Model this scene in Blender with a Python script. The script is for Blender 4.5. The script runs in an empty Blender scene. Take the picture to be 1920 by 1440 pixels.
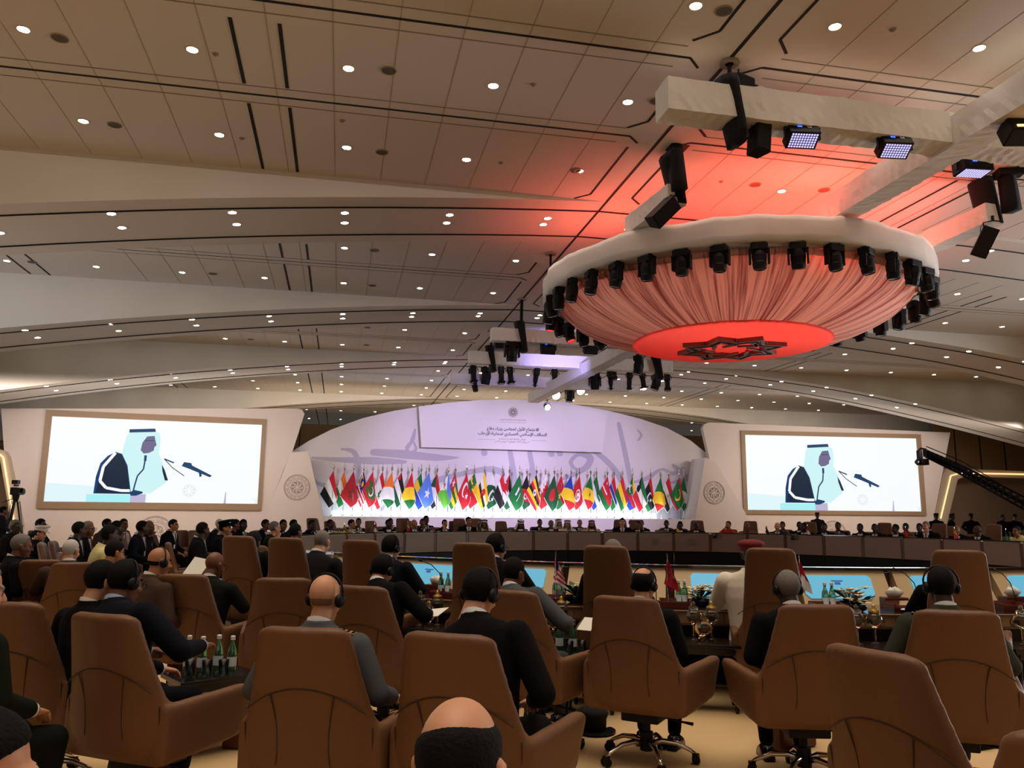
import bpy, bmesh, math, random
from mathutils import Vector, Matrix, Euler, noise
from math import sin, cos, pi, radians as R, sqrt, atan2, hypot
random.seed(7)
SC = bpy.context.scene
COL = SC.collection
# ---------------------------------------------------------------- camera
YAW, PITCH, ROLL = R(12.0), R(9.2), R(0.5)
EYE = Vector((0, 0, 1.65))
cd = bpy.data.cameras.new('camera'); cam = bpy.data.objects.new('camera', cd); COL.objects.link(cam)
cd.sensor_fit = 'HORIZONTAL'; cd.sensor_width = 36; cd.lens = 36 * 1500 / 1920
cd.clip_start = 0.05; cd.clip_end = 300
fw = Vector((sin(YAW) * cos(PITCH), cos(YAW) * cos(PITCH), sin(PITCH)))
rt = Vector((cos(YAW), -sin(YAW), 0)); up = rt.cross(fw)
rr = rt * cos(ROLL) + up * sin(ROLL); uu = rr.cross(fw)
cam.matrix_world = Matrix(((rr.x, uu.x, -fw.x, EYE.x), (rr.y, uu.y, -fw.y, EYE.y), (rr.z, uu.z, -fw.z, EYE.z), (0, 0, 0, 1)))
SC.camera = cam
# ---------------------------------------------------------------- colour management, world
SC.view_settings.view_transform = 'Standard'
SC.view_settings.look = 'None'
SC.view_settings.gamma = 1
SC.view_settings.use_curve_mapping = False
SC.view_settings.exposure = 0.0
try:
    SC.cycles.use_denoising = True
    SC.cycles.max_bounces = 6; SC.cycles.diffuse_bounces = 3; SC.cycles.glossy_bounces = 3
    SC.cycles.transmission_bounces = 6; SC.cycles.transparent_max_bounces = 6
    SC.cycles.sample_clamp_indirect = 3.0
    SC.cycles.caustics_reflective = False; SC.cycles.caustics_refractive = False
except Exception:
    pass
W = bpy.data.worlds.new('hall_ambient'); SC.world = W; W.use_nodes = True
W.node_tree.nodes['Background'].inputs[0].default_value = (1.0, 0.85, 0.68, 1)
W.node_tree.nodes['Background'].inputs[1].default_value = 0.05
# ---------------------------------------------------------------- lights
def light(name, kind, loc, power, color, size=1.0, size_y=None, target=None, spot=60, blend=0.5):
    d = bpy.data.lights.new(name, kind); d.energy = power; d.color = color
    if kind == 'AREA':
        d.size = size
        if size_y: d.shape = 'RECTANGLE'; d.size_y = size_y
    if kind == 'SPOT':
        d.spot_size = R(spot); d.spot_blend = blend; d.shadow_soft_size = size
    o = bpy.data.objects.new(name, d); COL.objects.link(o); o.location = loc
    if target is not None:
        o.rotation_euler = (Vector(target) - Vector(loc)).to_track_quat('-Z', 'Y').to_euler()
    return o
WARM = (1.0, 0.80, 0.58)
H = 7.9           # flat ceiling height
CS = (H - 1.65) / 10.35    # the ceiling was measured in units of a 12 m room; its real size
XC = 8.35 * CS    # the hall's long axis
DISC_E = 40.0     # downlight emission
# rows of downlights outside the picture, behind and beside the camera
light('hall_light_behind', 'AREA', (2, -5, 7.6), 40, WARM, 16, 8, (2, -5, 0))
light('hall_light_right', 'AREA', (26, 12, 7.0), 260, WARM, 8, 16, (26, 12, 0))
# the narrow beams of the downlights over the near seats, gathered
nd_ = light('downlight_beams', 'AREA', (2.5, 6.5, 7.82), 1150, (1.0, 0.86, 0.70), 27, 19, (2.5, 6.5, 0)); nd_.data.spread = R(75)
# added fill: unseen area lights at the sides and ends brighten the ceiling
NEU = (0.93, 0.95, 1.0)
light('ceiling_fill', 'AREA', (-15, 17, 5.0), 800, NEU, 3, 26, (-7, 19, 8.6)).data.spread = R(125)
light('ceiling_fill', 'AREA', (27, 12, 5.0), 2400, NEU, 3, 24, (18, 13, 8.6)).data.spread = R(125)
light('ceiling_fill', 'AREA', (2, -9, 6.4), 120, NEU, 18, 2, (3, 4, 9.5))
light('ceiling_fill', 'AREA', (8, 41.2, 4.2), 420, WARM, 24, 1.0, (8, 45, 8))
# the red flood lamps standing on the ring truss, aimed at the ceiling, and the lamps inside the drape bowl
for i, (dx, dy) in enumerate(((-1.6, -0.4), (1.5, 0.2), (0.2, 1.6), (0.0, -2.2))):
    light('red_flood_lamp', 'SPOT', (8.35 + dx * 1.6, 16 + dy * 1.3, 6.45), 200, (1.0, 0.07, 0.04), 0.25, target=(8.35 + dx * 2.2, 16.0 + dy * 2.2, 7.9), spot=150, blend=0.9)
light('red_flood_bar', 'AREA', (8.9, 13.6, 6.75), 190, (1.0, 0.035, 0.02), 4.2, 2.0, (8.9, 13.6, 8)).data.spread = R(160)
light('bowl_lamp', 'AREA', (8.35, 16, 6.3), 20, (1.0, 0.10, 0.08), 3.0, 3.0, (8.35, 16, 5))
# stage wash from the bars in front of the stage, and cove lights along the flag ledge
light('stage_wash_lamp', 'SPOT', (5.0, 29.4, 5.6), 2000, (0.76, 0.62, 1.0), 0.3, target=(5.5, 38.8, 3.4), spot=70, blend=0.8)
light('stage_wash_lamp', 'SPOT', (11.6, 29.4, 5.6), 2000, (0.76, 0.62, 1.0), 0.3, target=(11.5, 38.8, 3.4), spot=70, blend=0.8)
light('bar_wash_lamp', 'SPOT', (7.2, 24.4, 6.0), 420, (0.45, 0.38, 1.0), 0.2, target=(7.2, 26.5, 6.9), spot=80, blend=0.8)
for lx, ly, ty in ((-7.5, 30.4, 37.2), (25, 31.0, 38)):
    o_ = light('screen_wall_fill', 'AREA', (lx, ly, 5.6), 230, (1.0, 0.82, 0.72), 12, 0.5, target=(lx, ty, 3.6)); o_.data.spread = R(110)  # added fill lights, not fixtures of the hall, to brighten the screen walls
light('portal_fill', 'SPOT', (33.5, 31.5, 6.0), 420, (1.0, 0.78, 0.52), 0.4, target=(36, 39, 3.0), spot=75, blend=0.9)  # added unseen spot that lifts the brightness of the portal

# ---------------------------------------------------------------- pixel rays (only used to work out where things stand)
def ray(px, py):
    x = (px - 960) / 1500; y = (720 - py) / 1500
    return fw + rr * x + uu * y
def onz(px, py, h):
    r = ray(px, py); t = (h - 1.65) / r.z
    return Vector((r.x * t, r.y * t, h))
def ony(px, py, Y):
    r = ray(px, py); t = Y / r.y
    return Vector((r.x * t, Y, 1.65 + r.z * t))
def proj(p):
    d = Vector(p) - EYE; z = d.dot(fw)
    if z < 0.1: return (-9999, -9999)
    return (960 + 1500 * d.dot(rr) / z, 720 - 1500 * d.dot(uu) / z)
TC = (7.0, 16.3)  # centre of the round table
def ringpt(px, rad, far=False):
    r = ray(px, 1000); n = hypot(r.x, r.y); rx, ry = r.x / n, r.y / n
    b = rx * TC[0] + ry * TC[1]; d = max(0, b * b - (TC[0] ** 2 + TC[1] ** 2 - rad * rad))
    t = b + (sqrt(d) if far else -sqrt(d))
    return Vector((rx * t, ry * t, 0))
def face_centre(p, extra=0):
    """z rotation that turns a thing's +y towards the middle of the table"""
    return atan2(TC[1] - p.y, TC[0] - p.x) - pi / 2 + R(extra)

# ---------------------------------------------------------------- materials
def lin(c): return tuple(((v / 255) / 12.92 if v / 255 <= 0.04045 else ((v / 255 + 0.055) / 1.055) ** 2.4) for v in c)
MATS = {}
def mat(name, rgb=(200, 200, 200), rough=0.6, metal=0.0, noise_amt=0.0, nscale=20, bump=0.0, emit=None, es=1.0, trans=0.0, spec=0.5, coat=0.0, ior=1.45, alpha=1.0):
    if name in MATS: return MATS[name]
    m = bpy.data.materials.new(name); m.use_nodes = True; nt = m.node_tree; b = nt.nodes['Principled BSDF']
    c = lin(rgb)
    b.inputs['Base Color'].default_value = (*c, 1); b.inputs['Roughness'].default_value = rough
    b.inputs['Metallic'].default_value = metal; b.inputs['Transmission Weight'].default_value = trans
    b.inputs['Specular IOR Level'].default_value = spec; b.inputs['Coat Weight'].default_value = coat; b.inputs['IOR'].default_value = ior
    b.inputs['Alpha'].default_value = alpha
    if noise_amt or bump:
        tc = nt.nodes.new('ShaderNodeTexCoord'); n = nt.nodes.new('ShaderNodeTexNoise'); n.inputs['Scale'].default_value = nscale; n.inputs['Detail'].default_value = 4
        nt.links.new(tc.outputs['Object'], n.inputs['Vector'])
        if noise_amt:
            mx = nt.nodes.new('ShaderNodeMix'); mx.data_type = 'RGBA'; mx.blend_type = 'MIX'
            mx.inputs[6].default_value = (*[v * (1 - noise_amt) for v in c], 1); mx.inputs[7].default_value = (*[min(1, v * (1 + noise_amt)) for v in c], 1)
            nt.links.new(n.outputs['Fac'], mx.inputs[0]); nt.links.new(mx.outputs[2], b.inputs['Base Color'])
        if bump:
            bp = nt.nodes.new('ShaderNodeBump'); bp.inputs['Strength'].default_value = bump; bp.inputs['Distance'].default_value = 0.01
            nt.links.new(n.outputs['Fac'], bp.inputs['Height']); nt.links.new(bp.outputs['Normal'], b.inputs['Normal'])
    if emit is not None:
        b.inputs['Emission Color'].default_value = (*lin(emit), 1); b.inputs['Emission Strength'].default_value = es
    MATS[name] = m
    return m
M = lambda n: MATS[n]
mat('plaster', (206, 193, 172), 0.85, noise_amt=0.03, nscale=0.8)
mat('ceiling_paint', (208, 200, 190), 0.85, noise_amt=0.03, nscale=0.5)
mat('fascia_paint', (226, 222, 212), 0.8, noise_amt=0.02, nscale=0.5)
mat('groove', (22, 18, 15), 0.8)
mat('joint', (150, 136, 120), 0.8)
mat('wood_wall', (142, 112, 78), 0.6, noise_amt=0.12, nscale=1.2)
mat('white_wall', (226, 216, 210), 0.7, noise_amt=0.015, nscale=1)
mat('stage_white', (232, 226, 232), 0.7)
mat('calli', (192, 186, 204), 0.7)
mat('calli_line', (150, 138, 132), 0.7)
mat('screen_frame', (158, 134, 108), 0.5)
mat('ink', (50, 46, 56), 0.7)
mat('gold_ink', (165, 145, 128), 0.6)
mat('black', (11, 10, 10), 0.55, spec=0.3)
mat('black_gloss', (14, 13, 14), 0.2)
mat('black_cloth', (14, 13, 14), 0.9)
mat('dark_metal', (32, 32, 34), 0.4, 0.6)
mat('steel', (150, 150, 152), 0.3, 1.0)
mat('chrome', (225, 220, 212), 0.12, 1.0)
mat('leather', (106, 72, 46), 0.5, noise_amt=0.06, nscale=60, bump=0.08, spec=0.4)
mat('leather_seam', (58, 37, 24), 0.6)
mat('desk_beige', (150, 128, 108), 0.5, noise_amt=0.05, nscale=8)
mat('desk_cream', (214, 184, 140), 0.5)
mat('desk_wood', (98, 66, 46), 0.4, noise_amt=0.15, nscale=6)
mat('desk_top', (46, 38, 36), 0.08, coat=0.3)
mat('desk_fascia', (150, 118, 84), 0.45, noise_amt=0.1, nscale=10)
mat('mahogany', (96, 40, 24), 0.3, noise_amt=0.2, nscale=14)
mat('carpet', (205, 172, 124), 0.95, noise_amt=0.10, nscale=1.1, bump=0.2)
mat('dark_floor', (40, 34, 30), 0.6)
mat('glass', (225, 240, 235), 0.05, trans=1.0, ior=1.3)
mat('green_glass', (120, 190, 160), 0.06, trans=0.9, ior=1.3)
mat('amber_glass', (226, 206, 176), 0.05, trans=0.95, ior=1.4)
mat('water_label', (200, 215, 225), 0.5)
mat('cap_white', (225, 225, 225), 0.4)
mat('paper', (232, 228, 218), 0.8)
mat('card', (224, 200, 160), 0.7)
mat('petal', (238, 226, 190), 0.7)
mat('leaf', (40, 66, 34), 0.6)
mat('brown_leather', (92, 40, 26), 0.45)
mat('candle', (250, 190, 110), 0.5, emit=(255, 180, 90), es=0.35)
mat('sweets', (150, 96, 48), 0.35, noise_amt=0.4, nscale=60)
mat('lamp_warm', (255, 235, 200), 0.5, emit=(255, 244, 226), es=DISC_E)
mat('lamp_ring', (214, 200, 178), 0.6)
mat('speaker_grille', (92, 82, 70), 0.7)
mat('led_strip', (255, 200, 140), 0.5, emit=(255, 196, 130), es=2.2)
mat('led_blue', (200, 200, 255), 0.5, emit=(196, 190, 255), es=1.3)
mat('led_red', (255, 60, 50), 0.5, emit=(255, 50, 44), es=1.6)
mat('led_small_blue', (40, 80, 255), 0.5, emit=(60, 110, 255), es=2)
mat('lamp_bright', (255, 240, 205), 0.5, emit=(255, 238, 200), es=14)
mat('lens', (60, 62, 70), 0.08, coat=1.0)
mat('cove_glow', (235, 250, 252), 0.5, emit=(226, 248, 252), es=1.3)
for n, c in dict(scr_white=(250, 253, 255), scr_ice=(224, 246, 250), scr_cyan=(170, 240, 242), scr_robe=(24, 40, 60), scr_navy=(20, 62, 112), scr_face=(112, 104, 140), scr_lilac=(190, 182, 212), scr_mic=(30, 66, 104), scr_light=(206, 244, 246), scr_mark=(222, 226, 232)).items():
    mat(n, (10, 10, 10), 0.4, emit=c, es=1.0, spec=0.1)
mat('mon_cyan', (10, 10, 10), 0.3, emit=(112, 196, 226), es=0.8)
mat('mon_dark', (10, 10, 10), 0.3, emit=(60, 110, 170), es=0.7)
mat('mon_red', (10, 10, 10), 0.3, emit=(190, 60, 50), es=0.6)
mat('mon_light', (10, 10, 10), 0.3, emit=(190, 236, 245), es=0.9)
for n, c in dict(f_red=(206, 26, 44), f_dkred=(178, 22, 40), f_white=(238, 236, 236), f_black=(20, 20, 24), f_green=(20, 112, 52), f_dkgreen=(10, 82, 46), f_ltgreen=(100, 184, 60), f_orange=(240, 120, 40), f_yellow=(250, 204, 40), f_blue=(28, 64, 176), f_navy=(28, 40, 120), f_sky=(90, 130, 224), f_maroon=(200, 26, 60), f_gold=(200, 160, 90)).items():
    mat(n, c, 0.75)
SKIN = {'light': (206, 150, 116), 'tan': (176, 120, 84), 'brown': (116, 74, 50), 'dark': (62, 42, 32)}
for k, c in SKIN.items(): mat('skin_' + k, c, 0.5, noise_amt=0.05, nscale=30)
for k, c in {'black': (9, 8, 8), 'stubble': (140, 104, 80), 'grey': (120, 114, 108), 'white': (190, 186, 180), 'brown': (52, 38, 28)}.items(): mat('hair_' + k, c, 0.8, noise_amt=0.2, nscale=120, bump=0.5, spec=0.2)
mat('eye', (24, 18, 16), 0.3)
mat('lips', (120, 66, 56), 0.5)
for k, c in {'black': (9, 9, 11), 'navy': (13, 16, 25), 'charcoal': (26, 26, 29), 'grey_uniform': (78, 80, 82), 'green_uniform': (56, 60, 48), 'dark_green': (20, 24, 17), 'olive': (120, 98, 66), 'white_robe': (232, 224, 208), 'tan_robe': (196, 160, 112), 'yellow_robe': (206, 190, 130), 'red_dress': (200, 60, 60), 'brown_suit': (70, 52, 42), 'blue_suit': (34, 44, 74), 'beige_coat': (190, 170, 150)}.items():
    mat('cloth_' + k, c, 0.9, noise_amt=0.08, nscale=40, bump=0.1, spec=0.15)
mat('shirt_white', (232, 230, 230), 0.7)
mat('shirt_blue', (150, 170, 200), 0.7)
mat('tie_dark', (50, 48, 60), 0.5)
mat('tie_red', (130, 36, 40), 0.5)
mat('beret_red', (110, 20, 30), 0.8)
mat('gold', (190, 156, 84), 0.35, 0.7)
mat('ghutra_white', (236, 234, 232), 0.8)
mat('truss_cloth', (234, 229, 222), 0.8, noise_amt=0.04, nscale=3, bump=0.35)

def cloth_trans(name, rgb, amount, stripes=False):
    """thin stage fabric: part of the light behind it comes through"""
    m = bpy.data.materials.new(name); m.use_nodes = True; nt = m.node_tree
    for n in list(nt.nodes): nt.nodes.remove(n)
    out = nt.nodes.new('ShaderNodeOutputMaterial'); mx = nt.nodes.new('ShaderNodeMixShader'); d = nt.nodes.new('ShaderNodeBsdfDiffuse'); t = nt.nodes.new('ShaderNodeBsdfTranslucent')
    c = (*lin(rgb), 1); d.inputs[0].default_value = c; t.inputs[0].default_value = c; mx.inputs[0].default_value = amount
    nt.links.new(d.outputs[0], mx.inputs[1]); nt.links.new(t.outputs[0], mx.inputs[2]); nt.links.new(mx.outputs[0], out.inputs[0])
    MATS[name] = m
cloth_trans('drape', (240, 200, 188), 0.16)
def gather_drape():
    '''chiffon gathered in radial folds: doubled layers read paler, single layers pinker'''
    nt = MATS['drape'].node_tree; tc = nt.nodes.new('ShaderNodeTexCoord'); sx = nt.nodes.new('ShaderNodeSeparateXYZ'); at = nt.nodes.new('ShaderNodeMath'); at.operation = 'ARCTAN2'
    cx = nt.nodes.new('ShaderNodeCombineXYZ'); n1 = nt.nodes.new('ShaderNodeTexNoise'); n2 = nt.nodes.new('ShaderNodeTexNoise'); rp = nt.nodes.new('ShaderNodeValToRGB'); ad = nt.nodes.new('ShaderNodeMath'); ad.operation = 'ADD'
    nt.links.new(tc.outputs['Object'], sx.inputs[0]); nt.links.new(sx.outputs[0], at.inputs[1]); nt.links.new(sx.outputs[1], at.inputs[0]); nt.links.new(at.outputs[0], cx.inputs[0])
    ml = nt.nodes.new('ShaderNodeMath'); ml.operation = 'MULTIPLY'; ml.inputs[1].default_value = 0.02; nt.links.new(sx.outputs[2], ml.inputs[0]); nt.links.new(ml.outputs[0], cx.inputs[1])
    for n, s in ((n1, 14), (n2, 70)): n.inputs['Scale'].default_value = s; n.inputs['Detail'].default_value = 3; nt.links.new(cx.outputs[0], n.inputs['Vector'])
    m2 = nt.nodes.new('ShaderNodeMath'); m2.operation = 'MULTIPLY'; m2.inputs[1].default_value = 0.9; nt.links.new(n2.outputs['Fac'], m2.inputs[0])
    nt.links.new(n1.outputs['Fac'], ad.inputs[0]); nt.links.new(m2.outputs[0], ad.inputs[1]); nt.links.new(ad.outputs[0], rp.inputs[0])
    rp.color_ramp.elements[0].position = 0.72; rp.color_ramp.elements[0].color = (*lin((146, 84, 78)), 1); rp.color_ramp.elements[1].position = 1.15 if False else 1.0; rp.color_ramp.elements[1].color = (*lin((244, 204, 190)), 1)
    for n in nt.nodes:
        if n.type in ('BSDF_DIFFUSE', 'BSDF_TRANSLUCENT'): nt.links.new(rp.outputs[0], n.inputs[0])
gather_drape()
cloth_trans('disc_cloth', (236, 112, 104), 0.45)
def checker_cloth():
    m = mat('ghutra_check', (236, 234, 232), 0.8); nt = m.node_tree; b = nt.nodes['Principled BSDF']
    tc = nt.nodes.new('ShaderNodeTexCoord'); ck = nt.nodes.new('ShaderNodeTexChecker'); ck.inputs['Scale'].default_value = 60
    ck.inputs[1].default_value = (*lin((236, 230, 228)), 1); ck.inputs[2].default_value = (*lin((196, 90, 84)), 1)
    nt.links.new(tc.outputs['Object'], ck.inputs[0]); nt.links.new(ck.outputs[0], b.inputs['Base Color'])
checker_cloth()

# ---------------------------------------------------------------- mesh builder
class MB:
    def __init__(s): s.v = []; s.f = []; s.m = []
    def _add(s, vs, fs, m=0):
        o = len(s.v); s.v += [tuple(p) for p in vs]; s.f += [tuple(i + o for i in f) for f in fs]; s.m += [m] * len(fs); return s
    def box(s, c, d, m=0, rot=None, taper=1.0):
        x, y, z = d[0] / 2, d[1] / 2, d[2] / 2; c = Vector(c); vs = []
        for (a, b, e) in ((-1, -1, -1), (1, -1, -1), (1, 1, -1), (-1, 1, -1), (-1, -1, 1), (1, -1, 1), (1, 1, 1), (-1, 1, 1)):
            k = taper if e > 0 else 1
            p = Vector((a * x * k, b * y * k, e * z))
            if rot is not None: p = Euler(rot).to_matrix() @ p
            vs.append(p + c)
        return s._add(vs, [(0, 3, 2, 1), (4, 5, 6, 7), (0, 1, 5, 4), (1, 2, 6, 5), (2, 3, 7, 6), (3, 0, 4, 7)], m)
    def loft(s, rings, m=0, cap=True, closed=True):
        n = len(rings[0]); vs = [p for r in rings for p in r]; fs = []
        for i in range(len(rings) - 1):
            for j in range(n if closed else n - 1):
                a = i * n + j; b = i * n + (j + 1) % n
                fs.append((a, b, b + n, a + n))
        if cap:
            fs.append(tuple(range(n - 1, -1, -1))); fs.append(tuple((len(rings) - 1) * n + j for j in range(n)))
        return s._add(vs, fs, m)
    def tube(s, pts, rad, n=8, m=0, cap=True):
        pts = [Vector(p) for p in pts]; rs = rad if isinstance(rad, (list, tuple)) else [rad] * len(pts); rings = []; prev = None
        for i, p in enumerate(pts):
            t = (pts[min(i + 1, len(pts) - 1)] - pts[max(i - 1, 0)])
            t = t.normalized() if t.length > 1e-9 else Vector((0, 0, 1))
            if prev is None: a = t.orthogonal().normalized()
            else:
                a = prev - t * prev.dot(t); a = a.normalized() if a.length > 1e-6 else t.orthogonal().normalized()
            prev = a; b = t.cross(a)
            rings.append([p + (a * cos(2 * pi * k / n) + b * sin(2 * pi * k / n)) * rs[i] for k in range(n)])
        return s.loft(rings, m, cap)
    def caps(s, p0, p1, r0, r1, n=12, m=0):
        """a tapered limb with round ends"""
        p0 = Vector(p0); p1 = Vector(p1); d = (p1 - p0); L = d.length; d = d / max(L, 1e-6)
        pts = []; rs = []
        for k in range(4):
            a = pi / 2 * k / 4; pts.append(p0 - d * r0 * cos(a)); rs.append(max(r0 * sin(a), r0 * 0.05))
        pts.append(p0); rs.append(r0); pts.append(p1); rs.append(r1)
        for k in range(1, 5):
            a = pi / 2 * k / 4; pts.append(p1 + d * r1 * sin(a)); rs.append(max(r1 * cos(a), r1 * 0.05))
        return s.tube(pts, rs, n, m)
    def ell(s, c, r, n=16, k=10, m=0, rot=None, fn=None):
        c = Vector(c); rot = Euler(rot).to_matrix() if rot is not None else None; rings = []
        for i in range(k + 1):
            th = max(0.02, min(pi - 0.02, pi * i / k)); ring = []
            for j in range(n):
                ph = 2 * pi * j / n; q = Vector((sin(th) * cos(ph), sin(th) * sin(ph), -cos(th)))
                f = fn(q) if fn else 1.0
                p = Vector((q.x * r[0] * f, q.y * r[1] * f, q.z * r[2] * f))
                if rot is not None: p = rot @ p
                ring.append(c + p)
            rings.append(ring)
        return s.loft(rings, m)
    def lathe(s, prof, c=(0, 0, 0), n=16, m=0, cap=True):
        c = Vector(c)
        return s.loft([[c + Vector((r * cos(2 * pi * k / n), r * sin(2 * pi * k / n), z)) for k in range(n)] for r, z in prof], m, cap)
    def torus(s, c, R0, r, n=24, k=6, m=0, rot=None, arc=(0, 2 * pi)):
        rot = Euler(rot).to_matrix() if rot is not None else Matrix.Identity(3); c = Vector(c)
        full = arc[1] - arc[0] > 6.28
        pts = [c + rot @ Vector((R0 * cos(arc[0] + (arc[1] - arc[0]) * i / n), R0 * sin(arc[0] + (arc[1] - arc[0]) * i / n), 0)) for i in range(n + 1)]
        return s.tube(pts, r, k, m, cap=not full)
    def grid(s, fn, nu, nv, m=0, mf=None):
        vs = [fn(i / nu, j / nv) for j in range(nv + 1) for i in range(nu + 1)]; o = len(s.v)
        s.v += [tuple(p) for p in vs]
        for j in range(nv):
            for i in range(nu):
                a = o + j * (nu + 1) + i; s.f.append((a, a + 1, a + nu + 2, a + nu + 1)); s.m.append(mf(i, j) if mf else m)
        return s
    def poly(s, pts, m=0): return s._add(pts, [tuple(range(len(pts)))], m)
    def prism(s, pts, off, m=0):
        """a flat outline given its own thickness: pts swept by the vector off"""
        off = Vector(off); pts = [Vector(p) for p in pts]
        return s.loft([pts, [p + off for p in pts]], m)
    def mesh(s, name, mats, smooth=False, recalc=True):
        me = bpy.data.meshes.new(name); me.from_pydata(s.v, [], s.f)
        for mm in mats: me.materials.append(MATS[mm] if isinstance(mm, str) else mm)
        me.polygons.foreach_set('material_index', s.m)
        if recalc:
            bm = bmesh.new(); bm.from_mesh(me); bmesh.ops.recalc_face_normals(bm, faces=bm.faces); bm.to_mesh(me); bm.free()
        me.polygons.foreach_set('use_smooth', [smooth] * len(me.polygons)); me.update()
        return me
def remesh(mb, name, mats, voxel, smooth_iter=2):
    me = mb.mesh(name + '_src', mats, False)
    o = bpy.data.objects.new(name + '_src', me); COL.objects.link(o)
    md = o.modifiers.new('r', 'REMESH'); md.mode = 'VOXEL'; md.voxel_size = voxel; md.use_smooth_shade = True
    if smooth_iter:
        sm = o.modifiers.new('s', 'SMOOTH'); sm.iterations = smooth_iter; sm.factor = 0.5
    dg = bpy.context.evaluated_depsgraph_get(); dg.update()
    out = bpy.data.meshes.new_from_object(o.evaluated_get(dg)); out.name = name
    bpy.data.objects.remove(o); bpy.data.meshes.remove(me)
    out.polygons.foreach_set('use_smooth', [True] * len(out.polygons))
    return out
def bevel(me, w=0.01, seg=2, smooth=False):
    bm = bmesh.new(); bm.from_mesh(me)
    bmesh.ops.bevel(bm, geom=[e for e in bm.edges if len(e.link_faces) == 2 and e.calc_face_angle(0) > 0.5], offset=w, segments=seg, affect='EDGES', profile=0.5)
    bm.to_mesh(me); bm.free()
    if smooth: me.polygons.foreach_set('use_smooth', [True] * len(me.polygons))
    return me
def obj(name, me, parent=None, loc=(0, 0, 0), rz=0, rot=None, label=None, cat=None, group=None, kind=None, mats=None):
    o = bpy.data.objects.new(name, me); COL.objects.link(o); o.location = loc
    o.rotation_euler = rot if rot is not None else (0, 0, rz)
    if parent is not None: o.parent = parent
    if label: o['label'] = label
    if cat: o['category'] = cat
    if group: o['group'] = group
    if kind: o['kind'] = kind
    if mats:
        for i, mm in enumerate(mats):
            if i < len(o.material_slots):
                o.material_slots[i].link = 'OBJECT'; o.material_slots[i].material = MATS[mm]
    return o
def thing(name, label, cat, loc=(0, 0, 0), rz=0, group=None, rot=None):
    return obj(name, None, None, loc, rz, rot, label, cat, group)
CACHE = {}
def cached(key, fn):
    if key not in CACHE: CACHE[key] = fn()
    return CACHE[key]
ORD = ['', 'first', 'second', 'third', 'fourth', 'fifth', 'sixth', 'seventh', 'eighth', 'ninth', 'tenth', 'eleventh', 'twelfth', 'thirteenth', 'fourteenth', 'fifteenth', 'sixteenth']
# ================================================================ THE HALL
STEPS = [24.3, 38.2, 52.1, 72.0]
BACK = 98.0; XL, XR = -38, 62
H, XC = 12.0, 8.35
def fit(o):
    '''bring a ceiling piece measured in 12 m units to its real size about eye level'''
    if o.type == 'MESH' and o.data.users == 1 and not o.get('category'):
        o.data.transform(Matrix.Translation(EYE * (1 - CS)) @ Matrix.Scale(CS, 4))
    else:
        o.location = EYE + (o.location - EYE) * CS; o.scale = (CS,) * 3
    return o
RT = [(8.35, 0), (20, .02), (24, .08), (28.1, .27), (32.8, .66), (35.3, .9), (38.7, 1.33), (42, 1.83), (45.5, 2.42), (49, 3.03), (52.5, 3.7), (60, 5.2), (200, 20)]
def drop(x):
    if x < XC: d = XC - x; return 0.055 * d + 0.0023 * d * d
    for (a, u), (b, v) in zip(RT, RT[1:]):
        if x <= b: return u + (v - u) * (x - a) / (b - a)
m = MB().box((10, 15, -0.1), (80, 70, 0.2)); obj('floor', m.mesh('floor', ['carpet']), kind='structure')
m = MB().box(((XL + XR) / 2, 30, H + 0.1), (XR - XL + 20, 112, 0.2)); fit(obj('ceiling', m.mesh('ceiling', ['ceiling_paint']), kind='structure'))
# vaulted beams crossing the hall: a straight face above, an arched underside
for k, ys in enumerate(STEPS):
    m = MB(); N = 60; w = 4.2
    def prof(y0, y1, z_of, mi):
        rings = []
    xs = [XL - 4 + (XR - XL + 8) * i / N for i in range(N + 1)]
    rings = [[Vector((x, ys, H + 0.05)), Vector((x, ys, H - drop(x))), Vector((x, ys + w + 0.012 * abs(x - XC), H - drop(x) * 1.0)), Vector((x, ys + w + 0.012 * abs(x - XC), H + 0.05))] for x in xs]
    m.loft(rings, 0)
    me = m.mesh('beam', ['fascia_paint', 'ceiling_paint'])
    for p in me.polygons:
        if abs(p.normal.z) > 0.7: p.material_index = 1
    fit(obj('ceiling_beam', me, kind='structure'))
    m = MB()
    for dy, dd in ((0.85, 0.0), (w - 0.75, 0.004)):
        m.tube([(x, ys + dy + dd * abs(x - XC), H - drop(x) - 0.012) for x in xs], 0.035, 5)
    fit(obj('trim_%d' % (k + 1), m.mesh('trim', ['groove']), kind='structure'))
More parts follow.
